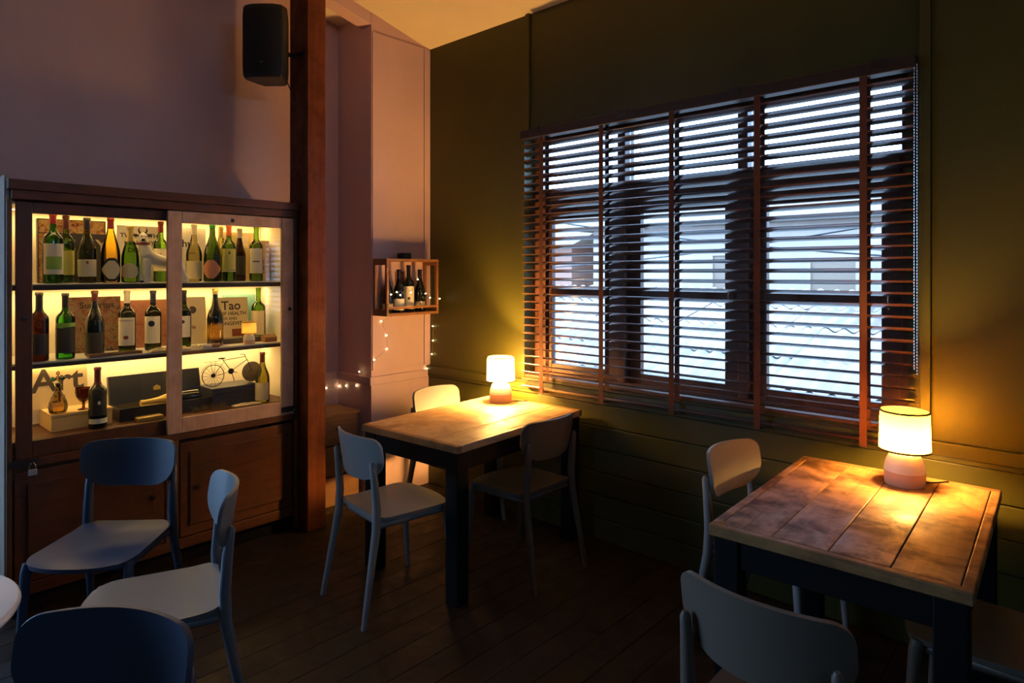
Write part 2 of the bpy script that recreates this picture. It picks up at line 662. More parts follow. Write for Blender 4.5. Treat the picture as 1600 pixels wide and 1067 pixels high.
for k in range(NS):
    zz = .047 + k * .0485
    inst('slat', smesh[random.choice((0, 0, 1, 2))], blind, (0, 0, zz), (R(random.uniform(-1.5, 1.5)), 0, 0))
cx = (bx0 + bx1) / 2
for tx in (-2.508, -2.071, -1.634, -1.19, -.739):
    xx = tx - cx
    t = MB().box(xx - .0145, xx + .0145, -.0305, -.0293, -.016, 1.548)
    t.box(xx - .0145, xx + .0145, -.0305, .0305, -.017, -.0155)
    t.box(xx - .0145, xx + .0145, .0293, .0305, -.016, 1.548)
    t.build('ladder_tape', M['tape'], blind)
    c_ = MB()
    for k in range(NS):
        zz = .047 + k * .0485
        for sx in (-.008, .008):
            c_.tube([(xx + sx, -.029, zz + .004), (xx + sx, .029, zz - .010)], .0006, 4, False)
    tag(c_.build('ladder_cord', M['tape'], blind), kind='stuff')
ch = MB()
for dx in (0, .010):
    n = 300
    ch.tube([(bl + .004 + dx, -.034, 1.56 - i * (1.24 + dx * 2) / n) for i in range(n)], [.0021 if i % 3 == 1 else .0006 for i in range(n)], 5)
ch.build('bead_chain', M['chrome'], blind, smooth=60)

# ================================================================== OUTSIDE
def corr_roof(name, label, x0, x1, ya, za, yb, zb, cols, rows, m, wl=.16, amp=.022):
    root = empty(name, ((x0 + x1) / 2, ya, za))
    tag(root, label, 'roof')
    L = math.hypot(yb - ya, zb - za)
    ang = math.atan2(zb - za, yb - ya)
    w = (x1 - x0) / cols
    l = L / rows * 1.06
    n = int(w / wl * 8)
    top = [[(w * i / n - w / 2, yy, amp * math.sin(2 * math.pi * (w * i / n) / wl)) for i in range(n + 1)] for yy in (0, l)]
    bot = [[(q[0], q[1], q[2] - .004) for q in r] for r in top]
    me = MB().sheet(top, bot).mesh('roof_sheet', m, 60)
    for i in range(cols):
        for j in range(rows):
            s = L / rows * j
            inst('roof_sheet', me, root, (x0 + w * (i + .5) - (x0 + x1) / 2, s * math.cos(ang), s * math.sin(ang) + .006 * ((i + j) % 2)),
                 (ang - R(.7), 0, R(random.uniform(-.6, .6))))
    return root


M['roof2'] = paint('far_roof_paint', (.30, .24, .21), .5, .25)
M['ext_pale'] = paint('pale_plaster', (.42, .33, .28), .7, .06)
M['ext_pink'] = paint('pink_plaster', (.38, .20, .14), .7, .06)
M['ext_win'] = mat('far_window_glass', (.22, .15, .10), .5)
M['ext_roof'] = paint('far_sheet_roof', (.20, .15, .11), .6, .15)
corr_roof('corrugated_roof', 'pale corrugated sheet roof just outside the window', -5.2, 1.2, 3.75, .25, 6.6, .98, 6, 4, M['roof'])
corr_roof('corrugated_roof', 'long corrugated roof farther out behind the nearest roof', -11, 0, 7.0, .35, 11.0, 1.25, 7, 4, M['roof2'], .22, .03)


def building(label, x0, x1, y0, y1, z1, m, wins, roof_h=.5):
    root = empty('building', ((x0 + x1) / 2, y0, -3))
    tag(root, label, 'building')
    w, d, h = (x1 - x0) / 2, y1 - y0, z1 + 3
    MB().box(-w, w, 0, d, 0, h).build('wall', m, root)
    r = MB().add([(-w - .3, -.35, h - .05), (w + .3, -.35, h - .05), (w + .3, d + .3, h - .05), (-w - .3, d + .3, h - .05),
                  (-w - .3, d / 2, h + roof_h), (w + .3, d / 2, h + roof_h)],
                 [(3, 2, 1, 0), (0, 1, 5, 4), (2, 3, 4, 5), (0, 4, 3), (1, 2, 5)])
    r.build('roof', M['ext_roof'], root)
    for (a, z, ww, hh) in wins:
        f_ = MB()
        f_.box(a - ww / 2 - .06, a - ww / 2, -.06, 0, z + 3, z + 3 + hh).box(a + ww / 2, a + ww / 2 + .06, -.06, 0, z + 3, z + 3 + hh)
        f_.box(a - ww / 2 - .06, a + ww / 2 + .06, -.06, 0, z + 3 + hh, z + 3 + hh + .06).box(a - ww / 2 - .1, a + ww / 2 + .1, -.1, 0, z + 2.94, z + 3)
        fo = f_.build('window', m, root)
        MB().box(a - ww / 2, a + ww / 2, -.02, .0, z + 3, z + 3 + hh).build('pane', M['ext_win'], fo)
    return root


building('pale plastered house with one small window beyond the roofs', -9.3, -2.8, 13.2, 17, 2.6, M['ext_pale'], [(-2.5, .9, .7, .9), (.2, 1.2, .6, .7), (2.3, .9, .8, .9)], .8)
building('pink plastered house at the left beyond the roofs', -19, -10.2, 13.5, 18, 2.3, M['ext_pink'], [(-3, 1.0, .8, .8), (0, 1.0, .8, .8), (2.6, .9, .9, .9)], .9)
building('low shed with a pitched roof nearest the right window bay', -2.0, 2.0, 9.5, 12.5, 1.9, M['ext_pale'], [(-.9, 1.0, .5, .6)], .6)
gnd = MB().box(-60, 60, -60, 80, -3.2, -3.0).build('ground', paint('street_ground', (.22, .21, .2), .9))
tag(gnd, kind='structure')
for k, (a, b, l) in enumerate((((-8, 9, 2.6), (3, 8, 1.5), 'thin black cable sagging lowest across the view outside'), ((-9, 9.5, 1.6), (2, 7.5, 2.7), 'thin black cable rising to the right outside the window'))):
    a, b = Vector(a), Vector(b)
    pts = []
    for i in range(25):
        t = i / 24
        q = a.lerp(b, t)
        q.z -= .5 * 4 * t * (1 - t) * .5
        pts.append(q)
    tag(MB().tube(pts, .012, 5).build('power_cable', M['black']), l, 'cable')


# ================================================================== FURNITURE
def make_table(name, loc, rz, sx, sy, m, label):
    """top of boards along y with end caps; black legs and apron"""
    H, T = .75, .036
    root = empty(name, loc, rz)
    tag(root, label, 'table')
    e = .03
    n = 4
    bw = (sx - 2 * e) / n
    for i in range(n):
        a = -sx / 2 + e + i * bw
        MB().box(a + .0012, a + bw - .0012, -sy / 2 + e, sy / 2 - e, H - T, H - random.uniform(0, .0012)).build('top_board', m, root, bevel=.0025)
    for s in (-1, 1):
        MB().box(-sx / 2, sx / 2, min(s * sy / 2, s * (sy / 2 - e + .001)), max(s * sy / 2, s * (sy / 2 - e + .001)), H - T, H).build('edge_strip', M['table_x'] if m is M['table'] else M['table_x'], root, bevel=.004)
        MB().box(min(s * sx / 2, s * (sx / 2 - e + .001)), max(s * sx / 2, s * (sx / 2 - e + .001)), -sy / 2 + e, sy / 2 - e, H - T, H).build('edge_strip', m, root, bevel=.004)
    i_ = .012
    lg = .078
    for s1 in (-1, 1):
        for s2 in (-1, 1):
            xx = s1 * (sx / 2 - i_ - lg / 2)
            yy = s2 * (sy / 2 - i_ - lg / 2)
            MB().box(xx - lg / 2, xx + lg / 2, yy - lg / 2, yy + lg / 2, 0, H - T).build('leg', M['black_frame'], root, bevel=.004)
    for s in (-1, 1):
        yy = s * (sy / 2 - i_ - .02)
        MB().box(-sx / 2 + i_ + lg, sx / 2 - i_ - lg, yy - .012, yy + .012, H - T - .09, H - T).build('apron', M['black_frame'], root, bevel=.002)
        xx = s * (sx / 2 - i_ - .02)
        MB().box(xx - .012, xx + .012, -sy / 2 + i_ + lg, sy / 2 - i_ - lg, H - T - .09, H - T).build('apron', M['black_frame'], root, bevel=.002)
    return root


M['table_x'] = wood('table_edge_wood', (.26, .125, .045), (.36, .19, .07), (.17, .075, .025), .5, 'x', 26, .5, (.07, .03, .01), spec=.25)
make_table('dining_table', (-2.548, 2.51, 0), R(3), .70, 1.04, M['table1'], 'plank-topped dining table with black legs in the corner by the pillar')
make_table('dining_table', (-.593, 2.448, 0), R(2), .69, 1.0, M['table'], 'plank-topped dining table with stained worn boards at the right')


def make_chair(name, m):
    """faces +y; origin on the floor under the seat centre"""
    root = empty(name)
    # seat
    n, k = 22, 16
    top, bot = [], []
    for i in range(n + 1):
        v = i / n
        y = -.20 + .415 * v
        # half width with rounded corners, a touch wider at the front
        w = .190 + .018 * v
        rf, rr = .10, .05
        dy = (.215 - y)
        if dy < rf:
            w = w - rf + math.sqrt(max(0, rf * rf - (rf - dy) ** 2)) * 1.0
        db = y + .20
        if db < rr:
            w = w - rr + math.sqrt(max(0, rr * rr - (rr - db) ** 2))
        rt, rb = [], []
        for j in range(k + 1):
            u = -1 + 2 * j / k
            x = w * u
            dish = -.010 * (1 - (x / .2) ** 2) * (1 - ((y) / .22) ** 2) - (.012 * max(0, (y - .12) / .1) ** 2) + .012 * max(0, (-y - .1) / .1) ** 2
            bow = .012 * (1 - u * u) * max(0, (v - .7) / .3)
            rt.append((x, y + bow, .452 + dish))
            rb.append((x * .985, y * .985 + bow, .434 + dish))
        top.append(rt)
        bot.append(rb)
    MB().sheet(top, bot).build('seat', m, root, smooth=50)
    ap = MB().tube([(-.172, -.165, .418), (-.178, .15, .418), (.178, .15, .418), (.172, -.165, .418)], .016, 8, closed=True)
    ap.build('seat_frame', m, root, smooth=60)
    # backrest: curved shell with a flat top and deep rounded lower corners
    n, k = 34, 10
    top, bot = [], []
    hw = .203
    for i in range(n + 1):
        u = math.sin(math.pi / 2 * (-1 + 2 * i / n))
        x = hw * u
        e = hw - abs(x)
        rt_, rb_ = .042, .12
        zt = .812 - .006 * u * u
        zb = .610 + .012 * u * u
        if e < rt_:
            zt -= rt_ - math.sqrt(max(0, rt_ ** 2 - (rt_ - e) ** 2))
        if e < rb_:
            zb += (rb_ - math.sqrt(max(0, rb_ ** 2 - (rb_ - e) ** 2))) * .8
        if zt < zb + .004:
            zt = zb + .004
        a, b = [], []
        for j in range(k + 1):
            v = j / k
            z = zb + (zt - zb) * v
            lean = -.205 - .16 * (z - .6) * 1.0
            cur = .062 * u * u
            nrm = Vector((-2 * .062 * u / hw, 1, .16)).normalized()
            c = Vector((x, lean + cur - .012, z))
            a.append(tuple(c + nrm * .0065))
            b.append(tuple(c - nrm * .0065))
        top.append(a)
        bot.append(b)
    MB().sheet(top, bot).build('backrest', m, root, smooth=50)
    # legs
    for s in (-1, 1):
        MB().tube([(s * .185, .165, .44), (s * .19, .172, .41), (s * .205, .20, .002), (s * .205, .20, 0)], [.019, .0185, .011, .010], 12).build('leg', m, root, smooth=40)
        MB().tube([(s * .206, -.272, 0), (s * .206, -.272, .002), (s * .184, -.200, .40), (s * .180, -.196, .50), (s * .178, -.205, .62), (s * .177, -.216, .70), (s * .177, -.218, .712)],
                  [.011, .012, .0195, .019, .017, .013, .006], 12).build('leg', m, root, smooth=40)
    return root


protos = {}


def chair(x, y, face, key, label, group=None):
    """face: world direction the sitter looks (degrees, 0 = +x, 90 = +y)"""
    if key not in protos:
        protos[key] = make_chair('dining_chair', M[key])
        o = protos[key]
    else:
        o = copy_tree(protos[key])
    o.location = (x, y, 0)
    o.rotation_euler.z = R(face - 90)
    tag(o, label, 'chair', group or 'moulded plastic dining chairs')
    return o


chair(-2.523, 1.922, 83, 'chair_grey', 'light grey plastic chair at the near end of the corner table')
chair(-2.27, 2.56, 180, 'chair_shaded', 'grey plastic chair coloured darker for shadow, its back between corner table and window')
chair(-2.94, 2.725, 4, 'chair_grey', 'grey plastic chair glowing cream behind the corner table, beside the pillar')
chair(-.965, 2.645, -6, 'chair_grey', 'grey plastic chair lit orange, left of the right-hand table')
chair(-.575, 1.68, 88, 'chair_shaded', 'shade-darkened grey plastic chair seen from behind in the bottom right foreground')
chair(-.24, 2.45, 180, 'chair_shaded', 'shade-darkened grey plastic chair pushed under the right side of the right-hand table')
chair(-3.00, .82, -45, 'chair_navy', 'dark navy chair in front of the cabinet, facing the room')
chair(-2.355, .80, 251, 'chair_dimmed', 'grey plastic chair, darkened for dim light, seen side-on with its seat towards the left')
chair(-1.445, .27, -55, 'chair_navy', 'dark navy chair whose back rises from the bottom left foreground')

# round white table at the left edge
rt = empty('round_table', (-2.05, .07, 0))
tag(rt, 'small round white table cut off by the left edge of the photo', 'table')
MB().lathe([(.0, .728), (.285, .728), (.297, .732), (.300, .739), (.297, .747), (.290, .75), (0, .75)], 64).build('table_top', M['white_top'], rt, smooth=50)
MB().lathe([(.032, .02), (.030, .4), (.032, .71), (.11, .728)], 20).build('pedestal', M['black_frame'], rt, smooth=40)
MB().lathe([(.17, 0), (.17, .012), (.05, .026), (.032, .05), (0, .05)], 32).build('base', M['black_frame'], rt, smooth=40)


# ------------------------------------------------------------------ lamps
def make_lamp(loc, label, s=1.0, watts=LAMP_W, cord=None, group=None, shade='shade'):
    root = empty('table_lamp', loc)
    tag(root, label, 'lamp', group)
    rb = .069 * s

    def br(t):
        return rb * (1 - .0 * t) * math.sqrt(max(0, 1 - (max(0, t - .28) / .80) ** 2.2)) if t > .28 else rb * (.97 + .03 * t / .28)
    hb = .132 * s
    sp = .38
    lo = [(0, 0)] + [(br(sp * i / 6), hb * sp * i / 6) for i in range(7)]
    hi = [(br(sp + (1 - sp) * i / 12), hb * (sp + (1 - sp) * i / 12)) for i in range(13)] + [(0, hb)]
    base = MB().lathe(lo, 32).build('base', M['terracotta'], root, smooth=50)
    MB().lathe(hi, 32).build('glaze', M['ceramic'], root, smooth=50)
    MB().lathe([(.011 * s, hb - .004), (.011 * s, hb + .005 * s), (.016 * s, hb + .006 * s), (.016 * s, hb + .010 * s), (0, hb + .010 * s)], 14).build('bulb_holder', M['ceramic'], root, smooth=40)
    MB().ball((0, 0, hb + .036 * s), .024 * s, n=14, k=10).build('bulb', M['bulb'], root, smooth=60)
    r0, r1 = .086 * s, .082 * s
    z0, z1 = hb - .004 * s, hb + .145 * s
    sh = MB().lathe([(r0, z0), (r0 * .5 + r1 * .5, z0 * .5 + z1 * .5), (r1, z1)], 48, caps=False).build('shade', M[shade], root, smooth=50)
    for (r, z) in ((r0, z0 - .001), (r1, z1 - .006)):
        MB().lathe([(r + .0012, z), (r + .0012, z + .007 * s), (r - .0025, z + .007 * s), (r - .0025, z)], 48, closed=True).build('trim_band', M['trim'], sh)
    sf = MB()
    for k in range(3):
        a = k * 2.094
        sf.tube([(.014 * s * math.cos(a), .014 * s * math.sin(a), hb + .034 * s), ((r0 - .002) * math.cos(a), (r0 - .002) * math.sin(a), hb + .036 * s)], .0012, 5)
    sf.build('spider', M['iron'], sh)
    l = bpy.data.lights.new('bulb_light', 'POINT')
    l.energy = watts
    l.color = LAMP_COL
    l.shadow_soft_size = .024 * s
    lo_ = bpy.data.objects.new('bulb_light', l)
    lo_.location = (0, 0, hb + .036 * s)
    lo_.parent = root
    COL.objects.link(lo_)
    if cord:
        MB().tube(cord, .0028, 6).build('cord', M['black'], root, smooth=60)
    return root


LC = 'ceramic table lamps'
make_lamp((-2.735, 2.895, .7505), 'lit ceramic lamp with white drum shade on the corner table', watts=LAMP_W * 3.2, shade='shade_emissive', cord=[(.04, .045, .003), (.085, .08, .003), (.12, .115, .003)], group=LC)
make_lamp((-.545, 2.80, .7505), 'lit ceramic lamp with cream drum shade on the right-hand table', watts=LAMP_W * 1.3, shade='shade_cream', cord=[(.04, .045, .003), (.08, .07, .004), (.10, .10, .003), (.12, .13, .003)], group=LC)

# ================================================================== CABINET
CX0, CX1 = -4.03, -3.585      # back, front
CY0, CY1 = .600, 2.006
CZ0, CZ1 = .085, 1.965
TS, MS, BS = 1.495, 1.130, .775    # top, middle shelf and display floor heights
cab = empty('wine_cabinet', ((CX0 + CX1) / 2, (CY0 + CY1) / 2, 0))
tag(cab, 'brown wooden cabinet with sliding glass doors and lit shelves of bottles', 'cabinet')
co = Vector(cab.location)


def cbox(name, m, x0, x1, y0, y1, z0, z1, parent=None, bevel=.003):
    return MB().box(x0 - co.x, x1 - co.x, y0 - co.y, y1 - co.y, z0, z1).build(name, m, parent or cab, bevel=bevel)


cbox('side_panel', M['side_pale'], CX0, CX1 - .022, CY0 - .004, CY0 + .016, 0, CZ1 + .02)
cbox('side_panel', M['cabv'], CX0, CX1, CY1 - .018, CY1, 0, CZ1 - .04)
cbox('front_stile', M['cabv'], CX1 - .02, CX1, CY0 + .002, CY0 + .022, CZ0, CZ1 - .09)
cbox('front_stile', M['cabv'], CX1 - .02, CX1, CY1 - .024, CY1 - .0185, CZ0, CZ1 - .09)
cbox('back_panel', M['cab_inside'], CX0, CX0 + .012, CY0 + .018, CY1 - .018, CZ0, CZ1 - .04)
cbox('inner_lining', M['cab_inside'], CX0 + .014, CX1 - .055, CY1 - .022, CY1 - .019, BS, 1.86)
cbox('inner_lining', M['cab_inside'], CX0 + .014, CX1 - .055, CY0 + .017, CY0 + .021, BS, 1.86)
cbox('cornice', M['cab'], CX0, CX1 + .020, CY0 + .004, CY1 + .004, CZ1 - .045, CZ1)
cbox('cornice_moulding', M['cab'], CX1 - .02, CX1 + .010, CY0 + .018, CY1 - .0, CZ1 - .088, CZ1 - .046)
cbox('ceiling_board', M['cab_inside'], CX0 + .014, CX1 - .055, CY0 + .022, CY1 - .023, 1.86, 1.875)
cbox('shelf', M['shelf'], CX0 + .014, CX1 - .065, CY0 + .022, CY1 - .023, TS - .026, TS)
cbox('shelf', M['shelf'], CX0 + .014, CX1 - .065, CY0 + .022, CY1 - .023, MS - .024, MS)
cbox('shelf_edging', M['shelf_edge'], CX1 - .064, CX1 - .056, CY0 + .022, CY1 - .023, TS - .030, TS - .005)
cbox('shelf_edging', M['shelf_edge'], CX1 - .064, CX1 - .056, CY0 + .022, CY1 - .023, MS - .028, MS - .008)
cbox('display_floor', M['cab'], CX0 + .014, CX1 - .056, CY0 + .022, CY1 - .023, BS - .02, BS)
cbox('sill_rail', M['cab'], CX1 - .054, CX1 + .006, CY0 + .022, CY1 - .024, .665, .70)
cbox('plinth', M['black_frame'], CX0 + .02, CX1 - .03, CY0 + .03, CY1 - .02, 0, CZ0)
cbox('bottom_rail', M['cab'], CX1 - .024, CX1 - .002, CY0 + .024, CY1 - .026, CZ0, .14)


def slide_door(y0, y1, x0, x1, z0, z1, m, st, railt, railb, knob_y, knob_z):
    d = MB()
    d.box(x0, x1, y0, y0 + st, z0, z1).box(x0, x1, y1 - st, y1, z0, z1)
    d.box(x0, x1, y0 + st, y1 - st, z1 - railt, z1).box(x0, x1, y0 + st, y1 - st, z0, z0 + railb)
    d.v = [(a - co.x, b - co.y, c) for a, b, c in d.v]
    o = d.build('sliding_door', m, cab, bevel=.003)
    cbox('pane', M['glass'], (x0 + x1) / 2 - .0015, (x0 + x1) / 2 + .0015, y0 + st, y1 - st, z0 + railb, z1 - railt, o, 0)
    k = MB().lathe([(0, .018), (.009, .017), (.011, .012), (.006, .006), (.005, 0), (0, 0)], 14, Matrix.Translation((x1 - co.x, knob_y - co.y, knob_z)) @ Matrix.Rotation(R(90), 4, 'Y'))
    k.build('knob', M['iron'], o, smooth=50)
    return o


slide_door(.640, 1.345, CX1 - .052, CX1 - .030, .700, 1.872, M['door_dark'], .062, .052, .075, .67, 1.34)
dr = slide_door(1.272, 1.980, CX1 - .026, CX1 - .002, .700, 1.872, M['door_pale'], .072, .062, .078, 1.95, 1.33)
cbox('dowel_plug', M['iron'], CX1 - .004, CX1 + .001, 1.602, 1.622, 1.828, 1.848, dr, .004)
# lower doors
for (a, b, ky) in ((.626, 1.26, 1.20), (1.33, 1.975, 1.42)):
    o = cbox('lower_door', M['cab'], CX1 - .024, CX1 - .004, a + .003, b - .003, .145, .645, bevel=.004)
    cbox('door_panel', M['cab'], CX1 - .0045, CX1 + .004, a + .05, b - .05, .20, .59, o, .006)
    k = MB().lathe([(0, .024), (.012, .022), (.013, .016), (.006, .008), (.006, 0), (0, 0)], 14, Matrix.Translation((CX1 - .004 - co.x, ky - co.y, .40)) @ Matrix.Rotation(R(90), 4, 'Y'))
    k.build('knob', M['iron'], o, smooth=50)
cbox('middle_stile', M['cabv'], CX1 - .024, CX1 - .002, 1.263, 1.327, .14, .665)
cbox('lower_shelf_board', M['cab'], CX0 + .014, CX1 - .03, CY0 + .022, CY1 - .023, CZ0, CZ0 + .02)
# hasps
hp = MB()
for (a, b, z) in ((.612, .72, .672), (1.90, 2.008, .716)):
    h = MB().box(CX1 + .003 - co.x, CX1 + .007 - co.x, a - co.y, b - co.y, z, z + .032)
    h.tube([(CX1 + .006 - co.x, b - .028 - co.y, z + .004), (CX1 + .022 - co.x, b - .028 - co.y, z + .008), (CX1 + .022 - co.x, b - .028 - co.y, z + .024), (CX1 + .006 - co.x, b - .028 - co.y, z + .028)], .003, 6)
    h.build('hasp', M['iron'], cab)


def padlock(y, z, label, m):
    root = empty('padlock', (CX1 + .018, y, z))
    tag(root, label, 'padlock', 'padlocks on the cabinet hasps')
    MB().box(-.006, .006, -.018, .018, -.048, -.020).build('lock_body', m, root, bevel=.003)
    MB().tube([(0, -.012, -.021), (0, -.012, -.002), (0, -.006, .006), (0, .006, .006), (0, .012, -.002), (0, .012, -.021)], .0026, 8).build('shackle', M['chrome'], root, smooth=50)


padlock(.692, .678, 'silver padlock hanging on the left hasp of the cabinet', mat('silver_lock', (.55, .55, .56), .35, .7))
padlock(1.98, .720, 'dark padlock hanging on the right hasp of the cabinet', M['iron'])
# LED strips under the cabinet ceiling and both shelves, plus added front fill lights
for z in (1.86, TS - .026, MS - .024):
    xx = CX0 + .09
    o = cbox('led_strip', M['led'], xx - .006, xx + .006, CY0 + .03, CY1 - .03, z - .006, z - .0005, bevel=0)
    l = bpy.data.lights.new('led_and_fill_light', 'AREA')
    l.shape = 'RECTANGLE'
    l.size, l.size_y = .02, CY1 - CY0 - .1
    l.energy = LED_W
    l.color = LED_COL
    lo_ = bpy.data.objects.new('led_and_fill_light', l)
    front_fill = l.copy()  # front fill light added to brighten labels and cow; no strip here
    front_fill.energy = 1.1
    front_fill_o = bpy.data.objects.new('led_and_fill_light', front_fill)
    front_fill_o.location = (CX1 - .085 - co.x, 0, z - .004)
    front_fill_o.rotation_euler = (0, R(20), 0)
    front_fill_o.parent = cab
    COL.objects.link(front_fill_o)
    lo_.location = (xx - co.x, 0, z - .012)
    lo_.rotation_euler = (0, R(0), 0)
    lo_.parent = cab
    COL.objects.link(lo_)

# ------------------------------------------------------------------ bottles
G = {
    'green': tint_glass('green_glass', (.42, .66, .16)),
    'bright': tint_glass('bright_green_glass', (.24, .68, .16)),
    'olive': tint_glass('olive_glass', (.50, .48, .14)),
    'deep': tint_glass('deep_green_glass', (.22, .32, .08)),
    'amber': tint_glass('amber_glass', (.90, .70, .16)),
    'pale': tint_glass('pale_glass', (.75, .70, .45)),
    'brown': tint_glass('brown_glass', (.18, .08, .035)),
    'black': mat('black_glass', (.008, .009, .007), .08, spec=.7),
}
LM = {
    'cream': mat('label_cream', (.72, .62, .40), .7),
    'white': mat('label_white', (.78, .72, .58), .7),
    'yellow': mat('label_yellow', (.62, .56, .14), .7),
    'dark': mat('label_dark', (.06, .05, .035), .6),
    'blackl': mat('label_black', (.015, .015, .016), .5),
    'pink': mat('label_pink', (.60, .24, .14), .6),
    'lime': mat('label_lime', (.30, .50, .08), .6),
    'red': mat('foil_red', (.22, .02, .015), .35, .2),
    'maroon': mat('foil_maroon', (.10, .015, .015), .35, .2),
    'orange': mat('foil_orange', (.65, .13, .03), .4, .1),
    'gold': mat('foil_gold', (.55, .40, .12), .35, .6),
    'bfoil': mat('foil_black', (.015, .012, .014), .35),
    'wfoil': mat('foil_white', (.62, .54, .42), .45),
    'gfoil': mat('foil_green', (.03, .30, .05), .4),
    'navy': mat('foil_navy', (.02, .025, .06), .35),
    'ink': mat('print_ink', (.05, .035, .03), .7),
    'inkred': mat('print_red', (.25, .06, .03), .7),
}


def bottle_profile(kind, H, r):
    nk = .0138
    if kind == 'bordeaux':
        p = [(0, .004), (r * .7, 0), (r * .96, .003), (r, .010), (r, .60 * H), (r * .96, .64 * H), (r * .78, .68 * H), (r * .52, .71 * H), (nk * 1.05, .75 * H), (nk, .80 * H), (nk, .95 * H)]
    elif kind == 'champagne':
        p = [(0, .006), (r * .7, 0), (r * .96, .003), (r, .012), (r, .42 * H), (r * .95, .50 * H), (r * .78, .60 * H), (r * .55, .70 * H), (nk * 1.15, .80 * H), (nk * 1.05, .90 * H), (nk, .94 * H)]
    else:
        p = [(0, .005), (r * .7, 0), (r * .96, .003), (r, .010), (r, .46 * H), (r * .96, .52 * H), (r * .82, .59 * H), (r * .60, .66 * H), (nk * 1.3, .73 * H), (nk, .80 * H), (nk, .95 * H)]
    p += [(nk * 1.16, .955 * H), (nk * 1.16, .988 * H), (nk, H), (0, H)]
    return p


def cyl_patch(r, ang, z0, z1, shape='rect', n=18):
    top, bot = [], []
    vs, fs = [], []
    for i in range(n + 1):
        u = -1 + 2 * i / n
        a = u * ang
        if shape == 'rect':
            lo, hi = z0, z1
        elif shape == 'diamond':
            c, h = (z0 + z1) / 2, (z1 - z0) / 2
            k = min(1, (1 - abs(u)) * 1.25 + .08)
            lo, hi = c - h * k, c + h * k
        elif shape == 'shield':
            h = z1 - z0
            lo, hi = z0 + h * .35 * u ** 4, z1 - h * .3 * abs(u) ** 1.5
        elif shape == 'round':
            c, h = (z0 + z1) / 2, (z1 - z0) / 2
            k = math.sqrt(max(0.0004, 1 - u * u))
            lo, hi = c - h * k, c + h * k
        vs += [(r * math.cos(a), r * math.sin(a), lo), (r * math.cos(a), r * math.sin(a), hi)]
    for i in range(n):
        fs.append((2 * i, 2 * i + 2, 2 * i + 3, 2 * i + 1))
    return MB().add(vs, fs)


def bottle(x, y, z, H, r, kind, glass, caps, lab, label, rz=None, group='wine bottles on display', shape='rect', lz=(.12, .48), ang=1.15, band=None, emblem=None, words=None, ink='ink'):
    """lab: label colour key; caps: (colour, start fraction); label faces local +x"""
    o = MB().lathe(bottle_profile(kind, H, r), 28).build('wine_bottle', G[glass], smooth=50)
    if rz is None:
        rz = math.atan2(-y, -x) + R(random.uniform(-12, 12))
    o.location = (x, y, z)
    o.rotation_euler.z = rz
    tag(o, label, 'bottle', group)
    if caps:
        c, f0 = caps
        prof = [(rr + .0006, zz) for rr, zz in bottle_profile(kind, H, r) if zz >= f0 * H and rr > 0]
        pr = bottle_profile(kind, H, r)
        # interpolate start radius
        for (ra, za), (rb, zb) in zip(pr[:-1], pr[1:]):
            if za <= f0 * H < zb:
                t = (f0 * H - za) / (zb - za)
                prof = [(ra + (rb - ra) * t + .0006, f0 * H)] + prof
                break
        prof.append((0, H + .0005))
        MB().lathe(prof, 20).build('capsule', LM[c], o, smooth=50)
    if lab:
        lo = cyl_patch(r + .0006, ang, lz[0] * H, lz[1] * H, shape).build('paper_label', LM[lab], o, smooth=60)
        if emblem:
            ec, e0, e1, ea, es = emblem
            cyl_patch(r + .0011, ea, e0 * H, e1 * H, es).build('emblem', LM[ec], lo, smooth=60)
        if words:
            for (s, size, zz) in words:
                vs, fs = text_verts(s, size)
                rr = r + .0013
                MB().add([(rr * math.cos(px / rr), rr * math.sin(px / rr), zz * H + pz) for px, pz, _ in vs], fs).build('lettering', LM[ink], lo)
    if band:
        bc, b0, b1 = band
        cyl_patch(r + .0008, 1.3, b0 * H, b1 * H).build('label_band', LM[bc], o, smooth=60)
    return o


g1 = 'wine bottles on the top cabinet shelf'
g2 = 'wine bottles on the middle cabinet shelf'
g3 = 'wine bottles on the cabinet floor'
bottle(-3.71, .800, TS, .340, .043, 'bordeaux', 'bright', ('red', .84), 'white', 'large bright green bottle with white label and red capsule, leftmost on the top shelf', group=g1, lz=(.13, .56), emblem=('lime', .20, .38, .8, 'rect'))
bottle(-3.83, .880, TS, .338, .037, 'bordeaux', 'green', ('maroon', .80), 'yellow', 'green bottle with yellow label, half hidden behind the leftmost bottle', group=g1)
bottle(-3.73, .946, TS, .325, .042, 'burgundy', 'olive', ('bfoil', .82), 'cream', 'olive bottle with black capsule and cream square label on the top shelf', group=g1, lz=(.10, .36), emblem=('inkred', .29, .34, .12, 'round'))
bottle(-3.73, 1.050, TS, .332, .043, 'champagne', 'amber', ('red', .83), 'blackl', 'golden yellow bottle with black diamond label on the top shelf', group=g1, shape='diamond', lz=(.02, .38), ang=1.45, emblem=('cream', .06, .34, 1.15, 'diamond'))
bottle(-3.73, 1.140, TS, .295, .041, 'champagne', 'green', ('gold', .72), 'cream', 'small green bottle with gold neck and cream shield label beside the cow', group=g1, shape='shield', lz=(.08, .34))
bottle(-3.86, 1.332, TS, .335, .036, 'bordeaux', 'green', ('red', .82), 'white', 'green bottle with red capsule standing behind the white cow figurine', group=g1, lz=(.18, .55), words=[('V', .03, .44)])
bottle(-3.80, 1.487, TS, .325, .042, 'burgundy', 'pale', ('wfoil', .82), 'cream', 'pale clear bottle with cream label, first right of the door overlap', group=g1, lz=(.05, .36))
bottle(-3.71, 1.552, TS, .324, .046, 'champagne', 'deep', ('gfoil', .93), 'pink', 'dark green sparkling bottle with salmon pink shield label', group=g1, shape='diamond', lz=(.06, .38), ang=1.3)
